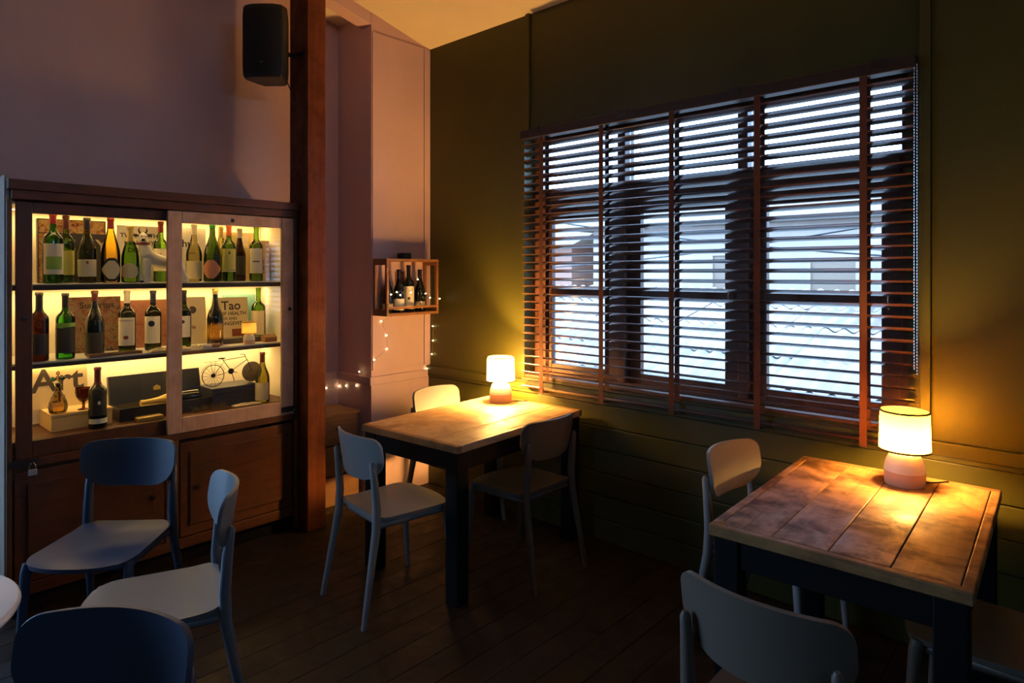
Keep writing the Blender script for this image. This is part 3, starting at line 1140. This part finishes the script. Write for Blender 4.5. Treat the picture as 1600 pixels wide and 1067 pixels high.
bottle(-3.88, 1.672, TS, .325, .040, 'burgundy', 'olive', ('gold', .80), None, 'dark bottle with gold capsule at the back of the top shelf', group=g1)
bottle(-3.75, 1.663, TS, .332, .038, 'bordeaux', 'green', ('orange', .80), 'yellow', 'green bottle with orange capsule and yellow label', group=g1, lz=(.20, .57), band=('cream', .17, .19), emblem=('ink', .47, .53, .12, 'round'))
bottle(-3.85, 1.772, TS, .318, .036, 'burgundy', 'brown', ('wfoil', .82), 'dark', 'dark brown bottle with white capsule behind the yellow-labelled bottle', group=g1)
bottle(-3.73, 1.818, TS, .336, .038, 'bordeaux', 'green', None, 'white', 'green bottle without capsule, rightmost on the top shelf', group=g1, lz=(.14, .58), emblem=('ink', .34, .36, .5, 'rect'))

bottle(-3.69, .742, MS, .325, .038, 'bordeaux', 'brown', ('bfoil', .72), 'dark', 'dark brown bottle, leftmost on the middle shelf beside the door stile', group=g2, lz=(.10, .40), words=[('S', .03, .52)], ink='ink')
bottle(-3.70, .848, MS, .318, .040, 'bordeaux', 'bright', ('bfoil', .78), 'dark', 'bright green bottle with dark lower label on the middle shelf', group=g2, lz=(.10, .48), band=('lime', .49, .55))
bottle(-3.74, .982, MS, .326, .043, 'burgundy', 'black', ('maroon', .84), 'dark', 'black burgundy bottle with dark brown label before the picture book', group=g2, lz=(.04, .36))
bottle(-3.76, 1.134, MS, .322, .040, 'bordeaux', 'deep', ('wfoil', .80), 'white', 'dark bottle with tall white lettered label on the middle shelf', group=g2, lz=(.12, .57), words=[('TIGNANELLO', .0125, .52)], emblem=('inkred', .22, .28, .30, 'round'))
bottle(-3.78, 1.266, MS, .320, .040, 'bordeaux', 'deep', ('navy', .80), 'white', 'dark bottle with round navy emblem on its white label', group=g2, lz=(.12, .57), emblem=('navy', .40, .50, .40, 'round'))
bottle(-3.80, 1.432, MS, .318, .038, 'bordeaux', 'deep', ('bfoil', .80), 'white', 'dark bottle partly hidden by the overlapping door stile', group=g2, lz=(.18, .55), emblem=('ink', .42, .48, .3, 'round'))
bottle(-3.72, 1.572, MS, .326, .043, 'burgundy', 'black', ('gold', .90), None, 'black burgundy bottle standing before the two pale books', group=g2)
bottle(-3.88, 1.905, MS, .322, .042, 'bordeaux', 'green', None, 'cream', 'pale green bottle at the right end of the middle shelf', group=g2, lz=(.10, .56))

WB = BS + .084
bottle(-3.685, .980, BS, .302, .040, 'bordeaux', 'black', ('maroon', .72), 'blackl', 'black bottle with maroon capsule and white band on the cabinet floor', group=g3, lz=(.22, .56), band=('white', .09, .17), emblem=('white', .40, .46, .15, 'shield'))
bottle(-3.70, 1.842, BS, .296, .041, 'burgundy', 'olive', ('maroon', .80), 'cream', 'olive bottle with cream label at the right end of the cabinet floor', group=g3, lz=(.05, .40))


# ------------------------------------------------------------------ books and boxes
def book(x, y, z, w, h, t, lean, m, label, title=None, rz=0, pics=None, name='book', cat='book', group='books standing in the cabinet'):
    """upright book facing +x: width w along y, height h, thickness t; lean tilts its top back"""
    root = empty(name, (x, y, z))
    root.rotation_euler = (0, -lean, rz)
    tag(root, label, cat, group)
    MB().box(-.002, 0, -w / 2, w / 2, 0, h).box(-t, -t + .002, -w / 2, w / 2, 0, h).box(-t + .002, -.002, -w / 2, -w / 2 + .002, 0, h).build('cover', m, root)
    MB().box(-t + .0022, -.0022, -w / 2 + .0022, w / 2 - .004, .003, h - .003).build('pages', M['paper'], root)
    for (s, size, yy, zz, ink) in (title or ()):
        flat_text(s, size, lambda px, py: (.0008, px + yy, py + zz), LM[ink], root, bold=size > .02)
    for (a, b, c, d, ink) in (pics or ()):
        MB().box(0, .0006, a, b, c, d).build('printed_picture', M[ink] if ink in M else LM[ink], root)
    return root


def speckle(name, cols, scale):
    m = mat(name, cols[0], .6)
    nt = m.node_tree
    v = coords(nt, (1, 1, 1))
    f = noise(nt, v, scale, 3, .6, .8)
    c = ramp(nt, f, [(.3 + .4 * i / max(1, len(cols) - 1), q) for i, q in enumerate(cols)])
    nt.links.new(c, nt.nodes['Principled BSDF'].inputs['Base Color'])
    return m


M['food'] = speckle('food_photo', [(.05, .02, .01), (.45, .16, .04), (.6, .42, .2), (.25, .08, .03)], 38)
M['poster'] = speckle('old_poster_print', [(.06, .04, .025), (.34, .24, .12), (.30, .10, .05), (.10, .09, .06)], 24)
M['brick_book'] = speckle('red_cover_print', [(.38, .14, .06), (.48, .20, .10), (.30, .10, .05)], 16)
M['bk_dark'] = mat('dark_cover', (.05, .045, .05), .5)
M['bk_white'] = mat('white_cover', (.74, .70, .60), .6)
M['bk_cream'] = mat('cream_cover', (.66, .54, .32), .6)
M['bk_teal'] = mat('teal_cover', (.16, .36, .34), .6)
M['crate_wood'] = wood('pale_crate_wood', (.55, .38, .16), (.62, .44, .20), (.46, .30, .12), .6, 'y', 24)
M['brown_wood'] = wood('brown_lid_wood', (.22, .11, .05), (.30, .16, .075), (.16, .08, .035), .55, 'y', 26)

BK = CX0 + .016
book(-3.90, .93, TS, .30, .325, .03, .07, M['bk_dark'], 'dark cookbook with a strip of food photographs behind the left bottles', [('C', .09, -.02, .19, 'cream'), ('Y', .09, .13, .19, 'cream')], pics=[(-.145, .145, .255, .32, 'food'), (-.145, -.08, .005, .25, 'food')])
book(-3.91, 1.245, TS, .22, .31, .025, .06, M['bk_white'], 'white design book with black serif title behind the cow', [('TWENTIETH', .034, 0, .255, 'ink'), ('CENTURY', .034, .0, .215, 'ink'), ('DESIGN', .034, 0, .175, 'ink')])
book(-3.93, 1.53, TS, .16, .315, .02, .04, M['bk_white'], 'white book with script title behind the pale bottle', [('hr', .06, -.03, .22, 'ink'), ('ANS', .018, 0, .165, 'ink')])
book(-3.93, 1.81, TS, .19, .30, .02, .04, M['bk_cream'], 'cream book at the right back of the top shelf', pics=[(-.05, -.02, .18, .28, 'yellow'), (.02, .06, .2, .28, 'white')])
cr = empty('wooden_wine_box', (-3.90, 1.92, TS), R(-12))
tag(cr, 'upright golden wooden wine box at the right of the top shelf', 'box')
MB().box(-.05, .045, -.045, .045, .0, .245).build('box_body', M['crate_wood'], cr, bevel=.002)
MB().box(.0455, .051, -.048, .048, 0, .25).build('lid', M['crate_wood'], cr, bevel=.002)
flat_text('PAPA', .035, lambda px, py: (.0516, py * -1 + .01, px + .09), LM['ink'], cr)

book(-3.90, 1.02, MS, .26, .29, .03, .07, M['poster'], 'old poster-like picture book behind the black bottle on the middle shelf', [('Supertus', .045, .02, .245, 'ink')])
book(-3.93, 1.29, MS, .30, .265, .025, .05, M['brick_book'], 'red-brown covered book behind the white-labelled bottles', pics=[(-.15, .15, .128, .131, 'inkred')])
book(-3.90, 1.515, MS, .17, .275, .02, .10, M['bk_cream'], 'cream book with a dark olive drawing on its cover', [('Hippie', .034, -.02, .10, 'inkred'), ('Oa', .032, -.02, .065, 'inkred')])
book(-3.885, 1.745, MS, .21, .268, .03, .10, M['bk_cream'], 'cream health book with brush-lettered title on the middle shelf', [('THE', .016, -.085, .213, 'inkred'), ('Tao', .075, .0, .215, 'ink'), ('OF HEALTH', .030, .012, .168, 'ink'), ('SEX AND', .024, -.015, .138, 'ink'), ('LONGEVITY', .030, .0, .108, 'ink')], pics=[(.0, .07, .03, .075, 'inkred')])
book(-3.965, 1.83, MS, .20, .28, .02, .02, M['bk_teal'], 'teal book showing behind the cream health book')
# olive drawing on the cream book
for o in list(bpy.data.objects):
    if o.get('label', '').startswith('cream book with a dark olive'):
        MB().lathe([(.034, .0), (.034, .0008), (0, .0008)], 24, Matrix.Translation((0, -.03, .175)) @ Matrix.Rotation(R(90), 4, 'Y')).build('printed_picture', LM['dark'], o)
        MB().lathe([(.022, .0), (.022, .0008), (0, .0008)], 20, Matrix.Translation((0, .01, .20)) @ Matrix.Rotation(R(90), 4, 'Y')).build('printed_picture', LM['dark'], o)

book(-3.93, .87, WB, .26, .225, .025, .08, M['bk_cream'], 'cream art book with large black title on the pale crate', [('Art', .16, .0, .135, 'ink'), ('ch', .075, .0, .05, 'ink')])


def lying(name, x, y, z, lx, ly, h, rz, m, label, cat, bevel=.003, roll=0):
    o = MB().box(-lx / 2, lx / 2, -ly / 2, ly / 2, 0, h).build(name, m, None, bevel=bevel, loc=(x, y, z), rz=rz)
    return tag(o, label, cat)


# flat things on the middle shelf
pk = empty('wooden_tray', (-3.675, 1.055, MS), R(4))
tag(pk, 'shallow brown wooden tray lying flat before the bottles', 'tray')
MB().box(-.022, .022, -.12, .12, .0, .004).build('lid_board', M['brown_wood'], pk)
MB().box(.016, .022, -.12, .12, .0045, .015).box(-.022, -.016, -.12, .12, .0045, .015).box(-.0155, .0155, .114, .12, .0045, .015).box(-.0155, .0155, -.12, -.114, .0045, .015).build('lid_rim', M['brown_wood'], pk, bevel=.001)


def crumple(x, y, z, lx, ly, h, m, label, name='crumpled_paper', cat='paper', seed=1):
    rnd = random.Random(seed)
    n = 12
    top, bot = [], []
    for i in range(n + 1):
        a, b = [], []
        for j in range(n + 1):
            px_ = (i / n - .5) * lx + rnd.uniform(-.3, .3) * lx / n
            py_ = (j / n - .5) * ly + rnd.uniform(-.3, .3) * ly / n
            zz = .003 + h * rnd.random() * (1 - (2 * i / n - 1) ** 2) * (1 - (2 * j / n - 1) ** 4) ** .5
            a.append((px_, py_, zz + .001))
            b.append((px_, py_, max(0, zz - .002)))
        top.append(a)
        bot.append(b)
    o = MB().sheet(top, bot).build(name, m, None, loc=(x, y, z))
    return tag(o, label, cat)


crumple(-3.68, 1.31, MS, .06, .20, .022, M['bk_cream'], 'crumpled brown wrapping paper before the emblem bottle', seed=3)
crumple(-3.685, 1.46, MS, .05, .10, .016, M['bk_cream'], 'small crumpled paper scrap left of the black burgundy bottle', seed=5)
for k, (yy, l) in enumerate(((1.545, 'single cork lying before the black burgundy bottle'), (1.50, 'single cork lying left beside another cork'))):
    o = MB().lathe([(.010, -.022), (.011, -.020), (.011, .020), (.010, .022)], 14, Matrix.Rotation(R(90), 4, 'X')).build('cork', M['brown_wood'] if k == 0 else M['bk_white'], None, smooth=40, loc=(-3.652, yy, MS + .011))
    tag(o, l, 'cork', 'corks on the middle shelf')
lying('flat_book', -3.79, 1.745, MS, .07, .24, .030, R(2), M['bk_dark'], 'dark book lying flat behind the modelled lamp reflection', 'book')
wk = empty('wooden_block', (-3.72, 1.885, MS))
tag(wk, 'brown wooden block with slanted end at the right of the middle shelf', 'block')
MB().prism([(-.03, 0), (.03, 0), (.03, .028), (.0, .045), (-.03, .034)], .075).build('body', M['brown_wood'], wk, bevel=.003).location = (0, -.03, 0)
make_lamp((-3.683, 1.752, MS + .0005), 'tiny lamp model standing in for a lamp reflection in the cabinet glass', s=.47, watts=.10)  # built as a lamp in place of a reflection in the door glass

# cabinet floor
wc = empty('wooden_wine_crate', (-3.86, .93, BS))
tag(wc, 'long pale wooden crate lying on the cabinet floor at the left', 'crate')
MB().box(-.12, .120, -.13, .13, 0, .070).build('crate_body', M['crate_wood'], wc, bevel=.002)
MB().box(-.122, .122, -.132, .132, .0705, .084).build('lid', M['crate_wood'], wc, bevel=.002)

dc = empty('glass_decanter', (-3.775, .835, WB))
tag(dc, 'fluted amber glass decanter with a jewelled stopper on the pale crate', 'decanter')
fl = MB()
prof = [(.030, 0), (.037, .010), (.040, .03), (.036, .055), (.024, .085), (.015, .105), (.013, .125), (.016, .138)]
n = 40
vs, fs = [], []
for r, z in prof:
    for i in range(n):
        a = 2 * math.pi * i / n
        rr = r * (1 + .06 * math.cos(a * 14) * (1 if z < .11 else 0))
        vs.append((rr * math.cos(a), rr * math.sin(a), z))
for j in range(len(prof) - 1):
    for i in range(n):
        fs.append((j * n + i, j * n + (i + 1) % n, (j + 1) * n + (i + 1) % n, (j + 1) * n + i))
fs.append(tuple(range(n - 1, -1, -1)))
fl.add(vs, fs).build('glass_body', tint_glass('decanter_glass', (.62, .50, .20), 1.4), dc, smooth=70)
st = MB().lathe([(.006, .125), (.012, .142), (.012, .146), (.004, .15)], 14).build('stopper', M['iron'], dc, smooth=50)
GJ = [tint_glass('green_jewel', (.10, .45, .30), 2), tint_glass('amber_jewel', (.75, .5, .2), 2)]
for (yy, zz, r, m, t) in ((-.020, .168, (.008, .010, .013), 0, .9), (.020, .168, (.008, .010, .013), 0, -.9), (0, .172, (.009, .010, .014), 1, 0), (0, .196, (.009, .009, .010), 1, 0)):
    MB().ball((0, yy, zz), *r, n=14, k=10, m=Matrix.Rotation(t, 3, 'X')).build('jewel', GJ[m], st, smooth=60)

gb = empty('glass_goblet', (-3.785, .945, WB))
tag(gb, 'amber glass goblet between the decanter and the black bottle', 'glass')
MB().lathe([(.026, 0), (.026, .003), (.008, .008), (.006, .022), (.009, .026), (.006, .032)], 22).build('stem', tint_glass('goblet_glass', (.45, .20, .07), 1.3), gb, smooth=50)
MB().lathe([(.006, .032), (.020, .045), (.033, .066), (.037, .09), (.036, .108), (.035, .108), (.036, .09), (.032, .067), (.019, .047), (0, .036)], 26).build('bowl', bpy.data.materials['goblet_glass'], gb, smooth=50)

M['gift'] = mat('navy_gift_card', (.012, .014, .022), .4)
M['satin'] = mat('cream_satin', (.70, .58, .30), .5)
gx = empty('gift_box', (-3.80, 1.325, BS))
tag(gx, 'open black gift box holding a gold-foiled bottle on the cabinet floor', 'box')
gbm = MB()
gbm.box(-.075, .075, -.235, .235, 0, .004).box(-.075, -.07, -.235, .235, .004, .068).box(.07, .075, -.235, .235, .004, .068).box(-.07, .07, -.235, -.230, .004, .068).box(-.07, .07, .230, .235, .004, .068)
gbm.build('tray', M['gift'], gx, bevel=.001)
MB().box(-.069, .069, -.229, .229, .0045, .040).build('lining', M['satin'], gx, bevel=.004)
ml = Matrix.Translation((-.080, 0, .068)) @ Matrix.Rotation(R(-14), 4, 'Y')
for (a, b) in ((-.235, .07), (.075, .235)):
    ld = MB().box(-.030, -.025, a, b, 0, .150, ml).box(-.025, 0, a, b, .145, .150, ml).box(-.025, 0, a, a + .005, 0, .145, ml).box(-.025, 0, b - .005, b, 0, .145, ml).box(-.006, -.002, a + .005, b - .005, 0.0, .145, ml)
    lo = ld.build('lid', M['gift'], gx, bevel=.001)
    if a < 0:
        e = MB()
        for q in (-1, 0, 1):
            e.lathe([(.010 - abs(q) * .002, 0), (.010 - abs(q) * .002, .0006), (0, .0006)], 12, ml @ Matrix.Translation((-.0018, .0 + q * .011, .070 - abs(q) * .004)) @ Matrix.Rotation(R(90), 4, 'Y'))
        e.box(-.0018, -.0010, -.018, .018, .052, .062, ml)
        e.build('crest', LM['gold'], lo)
bt = bottle(-3.785, 1.185, BS + .052, .30, .036, 'champagne', 'black', ('gold', .38), None, 'gold-foiled bottle lying in the open black gift box', rz=0, group=g3)
bt.rotation_euler = (R(-90), 0, R(-3))
bt.location = (-3.785, 1.500, BS + .077)
bt.rotation_euler = (R(90), 0, R(3))
lying('gold_tin', -3.685, 1.215, BS, .055, .125, .022, R(3), LM['gold'], 'small flat gold tin lying before the gift box', 'tin', .004)
nb = empty('navy_box', (-3.80, 1.685, BS))
tag(nb, 'navy blue lidded box carrying the model bicycle', 'box')
M['navyb'] = mat('navy_card', (.018, .020, .045), .45)
MB().box(-.10, .085, -.130, .130, 0, .08).build('box_body', M['navyb'], nb, bevel=.002)
MB().box(-.103, .088, -.133, .133, .0805, .112).build('lid', M['navyb'], nb, bevel=.002)
NBT = BS + .112

# model bicycle, side on, plane facing the room
bk = empty('model_bicycle', (-3.785, 1.70, NBT))
tag(bk, 'dark wire model bicycle standing on the navy box', 'model')
wr_ = .062


def ring(mb, cy, cz, r, t, n=36):
    mb.tube([(0, cy + r * math.cos(2 * math.pi * i / n), cz + r * math.sin(2 * math.pi * i / n)) for i in range(n)], t, 6, closed=True)


y_r, y_f = -.112, .118
rw = MB()
ring(rw, y_r, wr_ + .002, wr_, .0026)
rwo = rw.build('wheel', M['iron'], bk, smooth=60)
sp = MB()
for k in range(14):
    a = 2 * math.pi * k / 14
    sp.tube([(0, y_r, wr_ + .002), (0, y_r + wr_ * math.cos(a), wr_ + .002 + wr_ * math.sin(a))], .0009, 4)
sp.lathe([(.012, -.004), (.012, .004)], 12, Matrix.Translation((0, y_r, wr_ + .002)) @ Matrix.Rotation(R(90), 4, 'Y'))
sp.build('spokes', M['iron'], rwo)
MB().lathe([(0, -.004), (.058, -.004), (.0605, -.002), (.0605, .002), (.058, .004), (0, .004)], 32, Matrix.Translation((0, y_f, .0625)) @ Matrix.Rotation(R(90), 4, 'Y')).build('disc_wheel', speckle('tarnished_disc', [(.05, .04, .03), (.16, .13, .08), (.07, .055, .04)], 45), bk, smooth=40)
bb = (0.008, -.012, .080)
fm = MB()
stt = (.008, -.062, .155)
hd = (.008, .075, .158)
fm.tube([bb, stt], .0022, 6).tube([(.008, -.058, .148), (.008, .072, .158)], .0020, 6).tube([bb, (.008, .085, .140)], .0020, 6)
fm.tube([bb, (.008, y_r, wr_)], .0014, 5).tube([(.008, -.055, .138), (.008, y_r, wr_)], .0014, 5)
fm.tube([(.008, .068, .168), (.008, .090, .128), (.008, y_f, .0625)], .0020, 6)
fm.build('frame', M['iron'], bk)
hb_ = MB().tube([(-.03, .060, .170), (0, .072, .172), (.035, .060, .170)], .002, 6)
hb_.build('handlebar', M['iron'], bk)
MB().ball((.008, -.066, .160), .010, .022, .005).build('saddle', M['iron'], bk, smooth=60)
ck = MB().lathe([(.017, -.003), (.017, .003)], 16, Matrix.Translation((.008, -.012, .080)) @ Matrix.Rotation(R(90), 4, 'Y'))
ck.tube([(.014, -.012, .080), (.014, .004, .022)], .0022, 6).tube([(.002, -.012, .080), (.002, .028, .066)], .0018, 6)
ck.build('crank', M['iron'], bk)
rk = MB().tube([(.008, -.165, .145), (.008, -.075, .148)], .0012, 5).tube([(.008, -.13, .146), (.008, y_r, .064)], .0010, 5).tube([(.008, -.10, .147), (.008, y_r, .064)], .0010, 5)
rk.tube([(0, y_r + (wr_ + .010) * math.cos(a), .064 + (wr_ + .010) * math.sin(a)) for a in [R(20 + 7.5 * i) for i in range(20)]], .0010, 4)
rk.build('carrier', M['iron'], bk)

# dried wreath on the cabinet floor
dg = MB()
rnd = random.Random(4)
for i in range(150):
    t = rnd.random()
    y_ = -.09 + .18 * t
    a = rnd.uniform(0, 3.14)
    r = .012 + .02 * rnd.random()
    dg.tube([(rnd.uniform(-.012, .012), y_, .003), (math.cos(a) * r * .8, y_ + rnd.uniform(-.02, .02), .004 + abs(math.sin(a)) * r * 1.3)], [.0011, .0004], 3, False)
dgo = tag(dg.build('dried_garland', mat('dried_stems', (.16, .11, .05), .8), None, loc=(-3.69, 1.53, BS)), 'short dried grass garland on the cabinet floor before the navy box', 'garland')
crumple(-3.68, 1.735, BS, .05, .16, .012, M['bk_cream'], 'twisted strip of dry paper before the navy box', name='paper_strip', seed=12)

# cow figurine
cw = empty('cow_figurine', (-3.70, 1.275, TS))
tag(cw, 'white cow figurine with black horns and red collar on the top shelf', 'figurine')
b = MB()
for yy in (-.078,):
    for xx in (-.018, .018):
        b.tube([(xx, yy + xx * .6, .0), (xx, yy + xx * .5, .03), (xx * .7, -.070, .12)], [.020, .017, .022], 12)
for xx in (-.020, .020):
    b.tube([(xx, .115 + xx * .4, .0), (xx, .105, .05), (xx * .7, .075, .11)], [.018, .018, .026], 12)
b.tube([(0, -.085, .245), (0, -.080, .20), (0, -.068, .15), (0, -.035, .12), (0, .02, .105), (0, .075, .10), (0, .095, .09)], [.020, .026, .036, .037, .033, .034, .026], 16)
b.ball((.004, -.085, .236), .024, .022, .026)
b.ball((.018, -.092, .222), .016, .015, .014)
b.tube([(0, .098, .11), (0, .118, .10), (0, .124, .07)], [.006, .005, .006], 8)
body = b.build('body', mat('white_figurine', (.86, .80, .68), .4), cw, smooth=80)
rm = body.modifiers.new('remesh', 'REMESH')
rm.mode = 'VOXEL'
rm.voxel_size = .0045
rm.use_smooth_shade = True
sm = body.modifiers.new('smooth', 'SMOOTH')
sm.iterations = 8
for s in (-1, 1):
    MB().tube([(.0, -.085 + s * .012, .258), (.0, -.085 + s * .020, .272), (.002, -.085 + s * .016, .286)], [.005, .004, .0015], 8).build('horn', M['black'], cw, smooth=50)
    MB().ball((.0, -.085 + s * .033, .246), .005, .014, .006).build('ear', M['black'], cw, smooth=50)
    MB().ball((.024, -.088 + s * .010, .240), .003).build('eye', M['black'], cw, smooth=50)
    MB().ball((.0, -.078 + .0 + s * .012, .006), .022, .012, .006).build('hoof', M['black'], cw, smooth=50)
MB().ball((.033, -.093, .222), .006, .010, .007).build('nose', M['black'], cw, smooth=50)
MB().lathe([(.027, .196), (.030, .202), (.028, .210), (.024, .206)], 20, Matrix.Translation((0, -.081, 0)), closed=True).build('collar', mat('red_collar', (.35, .07, .04), .6), cw, smooth=50)

# ================================================================== PILLAR SHELF
bxr = empty('wall_shelf_box', (XP, 2.818, 1.255))
tag(bxr, 'small open wooden display box on the pillar holding four bottles', 'shelf')
XD = .165
hw_, hh = .226, .385
M['box_wood'] = wood('display_box_wood', (.22, .095, .035), (.30, .14, .055), (.16, .065, .025), .45, 'y', 26)
t_ = .018
XD0 = .012
for zz in (0, hh - t_):
    MB().box(XD0, XD, -hw_, hw_, zz, zz + t_).build('board', M['box_wood'], bxr, bevel=.002)
for s in (-1, 1):
    ya_, yb_ = (s * hw_, s * (hw_ - t_))
    y_0, y_1 = min(ya_, yb_), max(ya_, yb_)
    f = MB().box(XD0, XD0 + .022, y_0, y_1, t_, hh - t_).box(XD - .022, XD, y_0, y_1, t_, hh - t_)
    f.box(XD0 + .022, XD - .022, y_0, y_1, t_, t_ + .028).box(XD0 + .022, XD - .022, y_0, y_1, hh - t_ - .026, hh - t_)
    f.build('side_frame', M['box_wood'], bxr, bevel=.002)
MB().box(XD - .012, XD, -hw_ + t_, hw_ - t_, .045, .062).build('front_bar', M['box_wood'], bxr, bevel=.002)
MB().box(.009, XD0, -.04, .04, .10, .30).build('back_cleat', M['box_wood'], bxr)
sb = tag(MB().box(-.035, .035, -.035, .035, 0, .042).build('small_speaker', M['black'], None, bevel=.006, loc=(XP + .085, 2.80, 1.255 + hh)), 'small black box standing on top of the pillar display box', 'speaker')
g4 = 'wine bottles in the pillar display box'
for (yy, xx, H, kind, lab, lz, l, cap) in ((2.668, .07, .285, 'burgundy', 'cream', (.08, .22), 'dark bottle nearest the left frame of the pillar box', 'red'),
                                           (2.742, .10, .295, 'burgundy', 'white', (.06, .32), 'dark bottle with white label, second from left in the pillar box', 'bfoil'),
                                           (2.842, .08, .325, 'bordeaux', 'white', (.06, .55), 'tallest dark bottle with long cream label in the pillar box', 'bfoil'),
                                           (2.938, .085, .295, 'burgundy', 'cream', (.10, .24), 'dark bottle at the right end of the pillar box', 'bfoil')):
    bottle(XP + xx, yy, 1.255 + t_, H, .038, kind, 'black', (cap, .82), lab, l, group=g4, lz=lz, ang=1.3, emblem=('ink', .26, .32, .22, 'rect') if H > .32 else None)

# string lights
sl = empty('string_lights', (XP, 2.6, .73))
tag(sl, 'warm white string of tiny lights draped round the pillar and its box', 'lights')
so_ = Vector(sl.location)
pts = [(XL + .008, 2.38, .735), (XL + .008, 2.483, .730), (XL + .02, YP - .008, .728), (-4.03, YP - .008, .732), (-3.942, YP - .008, .745), (-3.816, YP - .008, .762), (-3.745, YP - .032, .868),
       (XP + .030, YP - .028, .905), (XP + .014, 2.60, .955), (XP + .014, 2.66, .99), (XP + .014, 2.705, 1.019), (XP + .014, 2.702, 1.113), (XP + .016, 2.657, 1.213), (XP + .175, 2.62, 1.25),
       (XP + .174, 2.62, 1.40), (XP + .170, 2.67, 1.415), (XP + .170, 2.70, 1.395), (XP + .170, 2.75, 1.44), (XP + .170, 2.79, 1.41), (XP + .170, 2.85, 1.50), (XP + .170, 2.92, 1.40), (XP + .170, 2.96, 1.37),
       (XP + .175, 3.045, 1.36), (XP + .10, 3.06, 1.30), (-3.60, 3.088, 1.155), (-3.60, 3.090, 1.05), (-3.61, 3.088, .95), (-3.635, 3.060, .845)]
bulbs = [1, 3, 4, 5, 6, 8, 10, 11, 12, 14, 15, 16, 18, 19, 20, 21, 22, 24, 25, 26, 27]
MB().tube([Vector(p) - so_ for p in pts], .0009, 4).build('wire', M['wire'], sl)
bme = MB().ball((0, 0, 0), .0045, n=10, k=8).mesh('bulb', M['fairy'], 60)
for k in bulbs:
    inst('bulb', bme, sl, Vector(pts[k]) - so_)

# ================================================================== SPEAKER ON THE POST
spk = empty('loudspeaker', (-3.575, 1.80, 2.665), R(-50))
tag(spk, 'black loudspeaker with curved grille bracketed high on the timber post', 'speaker')
sec = [(.00, -.130), (.045, -.118), (.066, -.070), (.070, 0), (.066, .070), (.045, .118), (.00, .130), (-.10, .095), (-.15, .07), (-.15, -.07), (-.10, -.095)]
bo = MB()
rows = [(0, .90), (.015, .97), (.06, 1), (.36, 1), (.405, .97), (.42, .90)]
vs = []
for z, k in rows:
    vs += [(x * k, y * k, z) for x, y in sec]
n = len(sec)
fs = [tuple(range(n - 1, -1, -1)), tuple((len(rows) - 1) * n + i for i in range(n))]
for j in range(len(rows) - 1):
    for i in range(n):
        fs.append((j * n + i, j * n + (i + 1) % n, (j + 1) * n + (i + 1) % n, (j + 1) * n + i))
bo.add(vs, fs).build('cabinet_shell', M['black'], spk, smooth=35, bevel=.006)
gr = MB()
top, bot = [], []
for z in (.03, .15, .27, .39):
    top.append([(x + .004, y * .94, z) for x, y in sec[1:6]])
    bot.append([(x + .001, y * .94, z) for x, y in sec[1:6]])
gr.sheet(top, bot).build('grille', M['grille'], spk, smooth=50)
MB().box(.073, .0755, -.016, .016, .075, .085).build('badge', M['chrome'], spk)
MB().tube([(-.13, .03, .20), (-.18, .09, .20), (-.13, .20, .20)], .014, 8).build('bracket', M['black'], spk)
MB().tube([(-.13, .05, .08), (-.20, .11, -.1), (-.26, .06, -.3), (-.27, .05, -.68)], .004, 6).build('cable', M['black'], spk, smooth=60)

# crate with a dark bottle behind the post
ct = empty('wooden_stand', (-3.89, 2.40, 0))
tag(ct, 'brown wooden crate stand in the recess behind the timber post', 'stand')
for z in (0, .20, .40):
    o = MB().box(-.14, .14, -.155, -.140, z + .002, z + .19).box(-.14, .14, .140, .155, z + .002, z + .19).box(-.14, -.125, -.14, .14, z + .002, z + .19)
    o.build('crate_sides', M['brown_wood'], ct, bevel=.002)
    d = MB().box(.125, .14, -.139, .139, z + .002, z + .19).build('drawer_front', M['brown_wood'], ct, bevel=.002)
    MB().lathe([(.022, 0), (.022, .001), (0, .001)], 18, Matrix.Translation((.14, 0, z + .11)) @ Matrix.Rotation(R(90), 4, 'Y')).build('finger_hole', M['black'], d)
MB().box(-.15, .15, -.160, .160, .592, .608).build('top', M['brown_wood'], ct, bevel=.002)
bottle(-3.88, 2.33, .608, .20, .036, 'bordeaux', 'black', None, None, 'small black bottle on the crate stand behind the post', group='bottle behind the post')
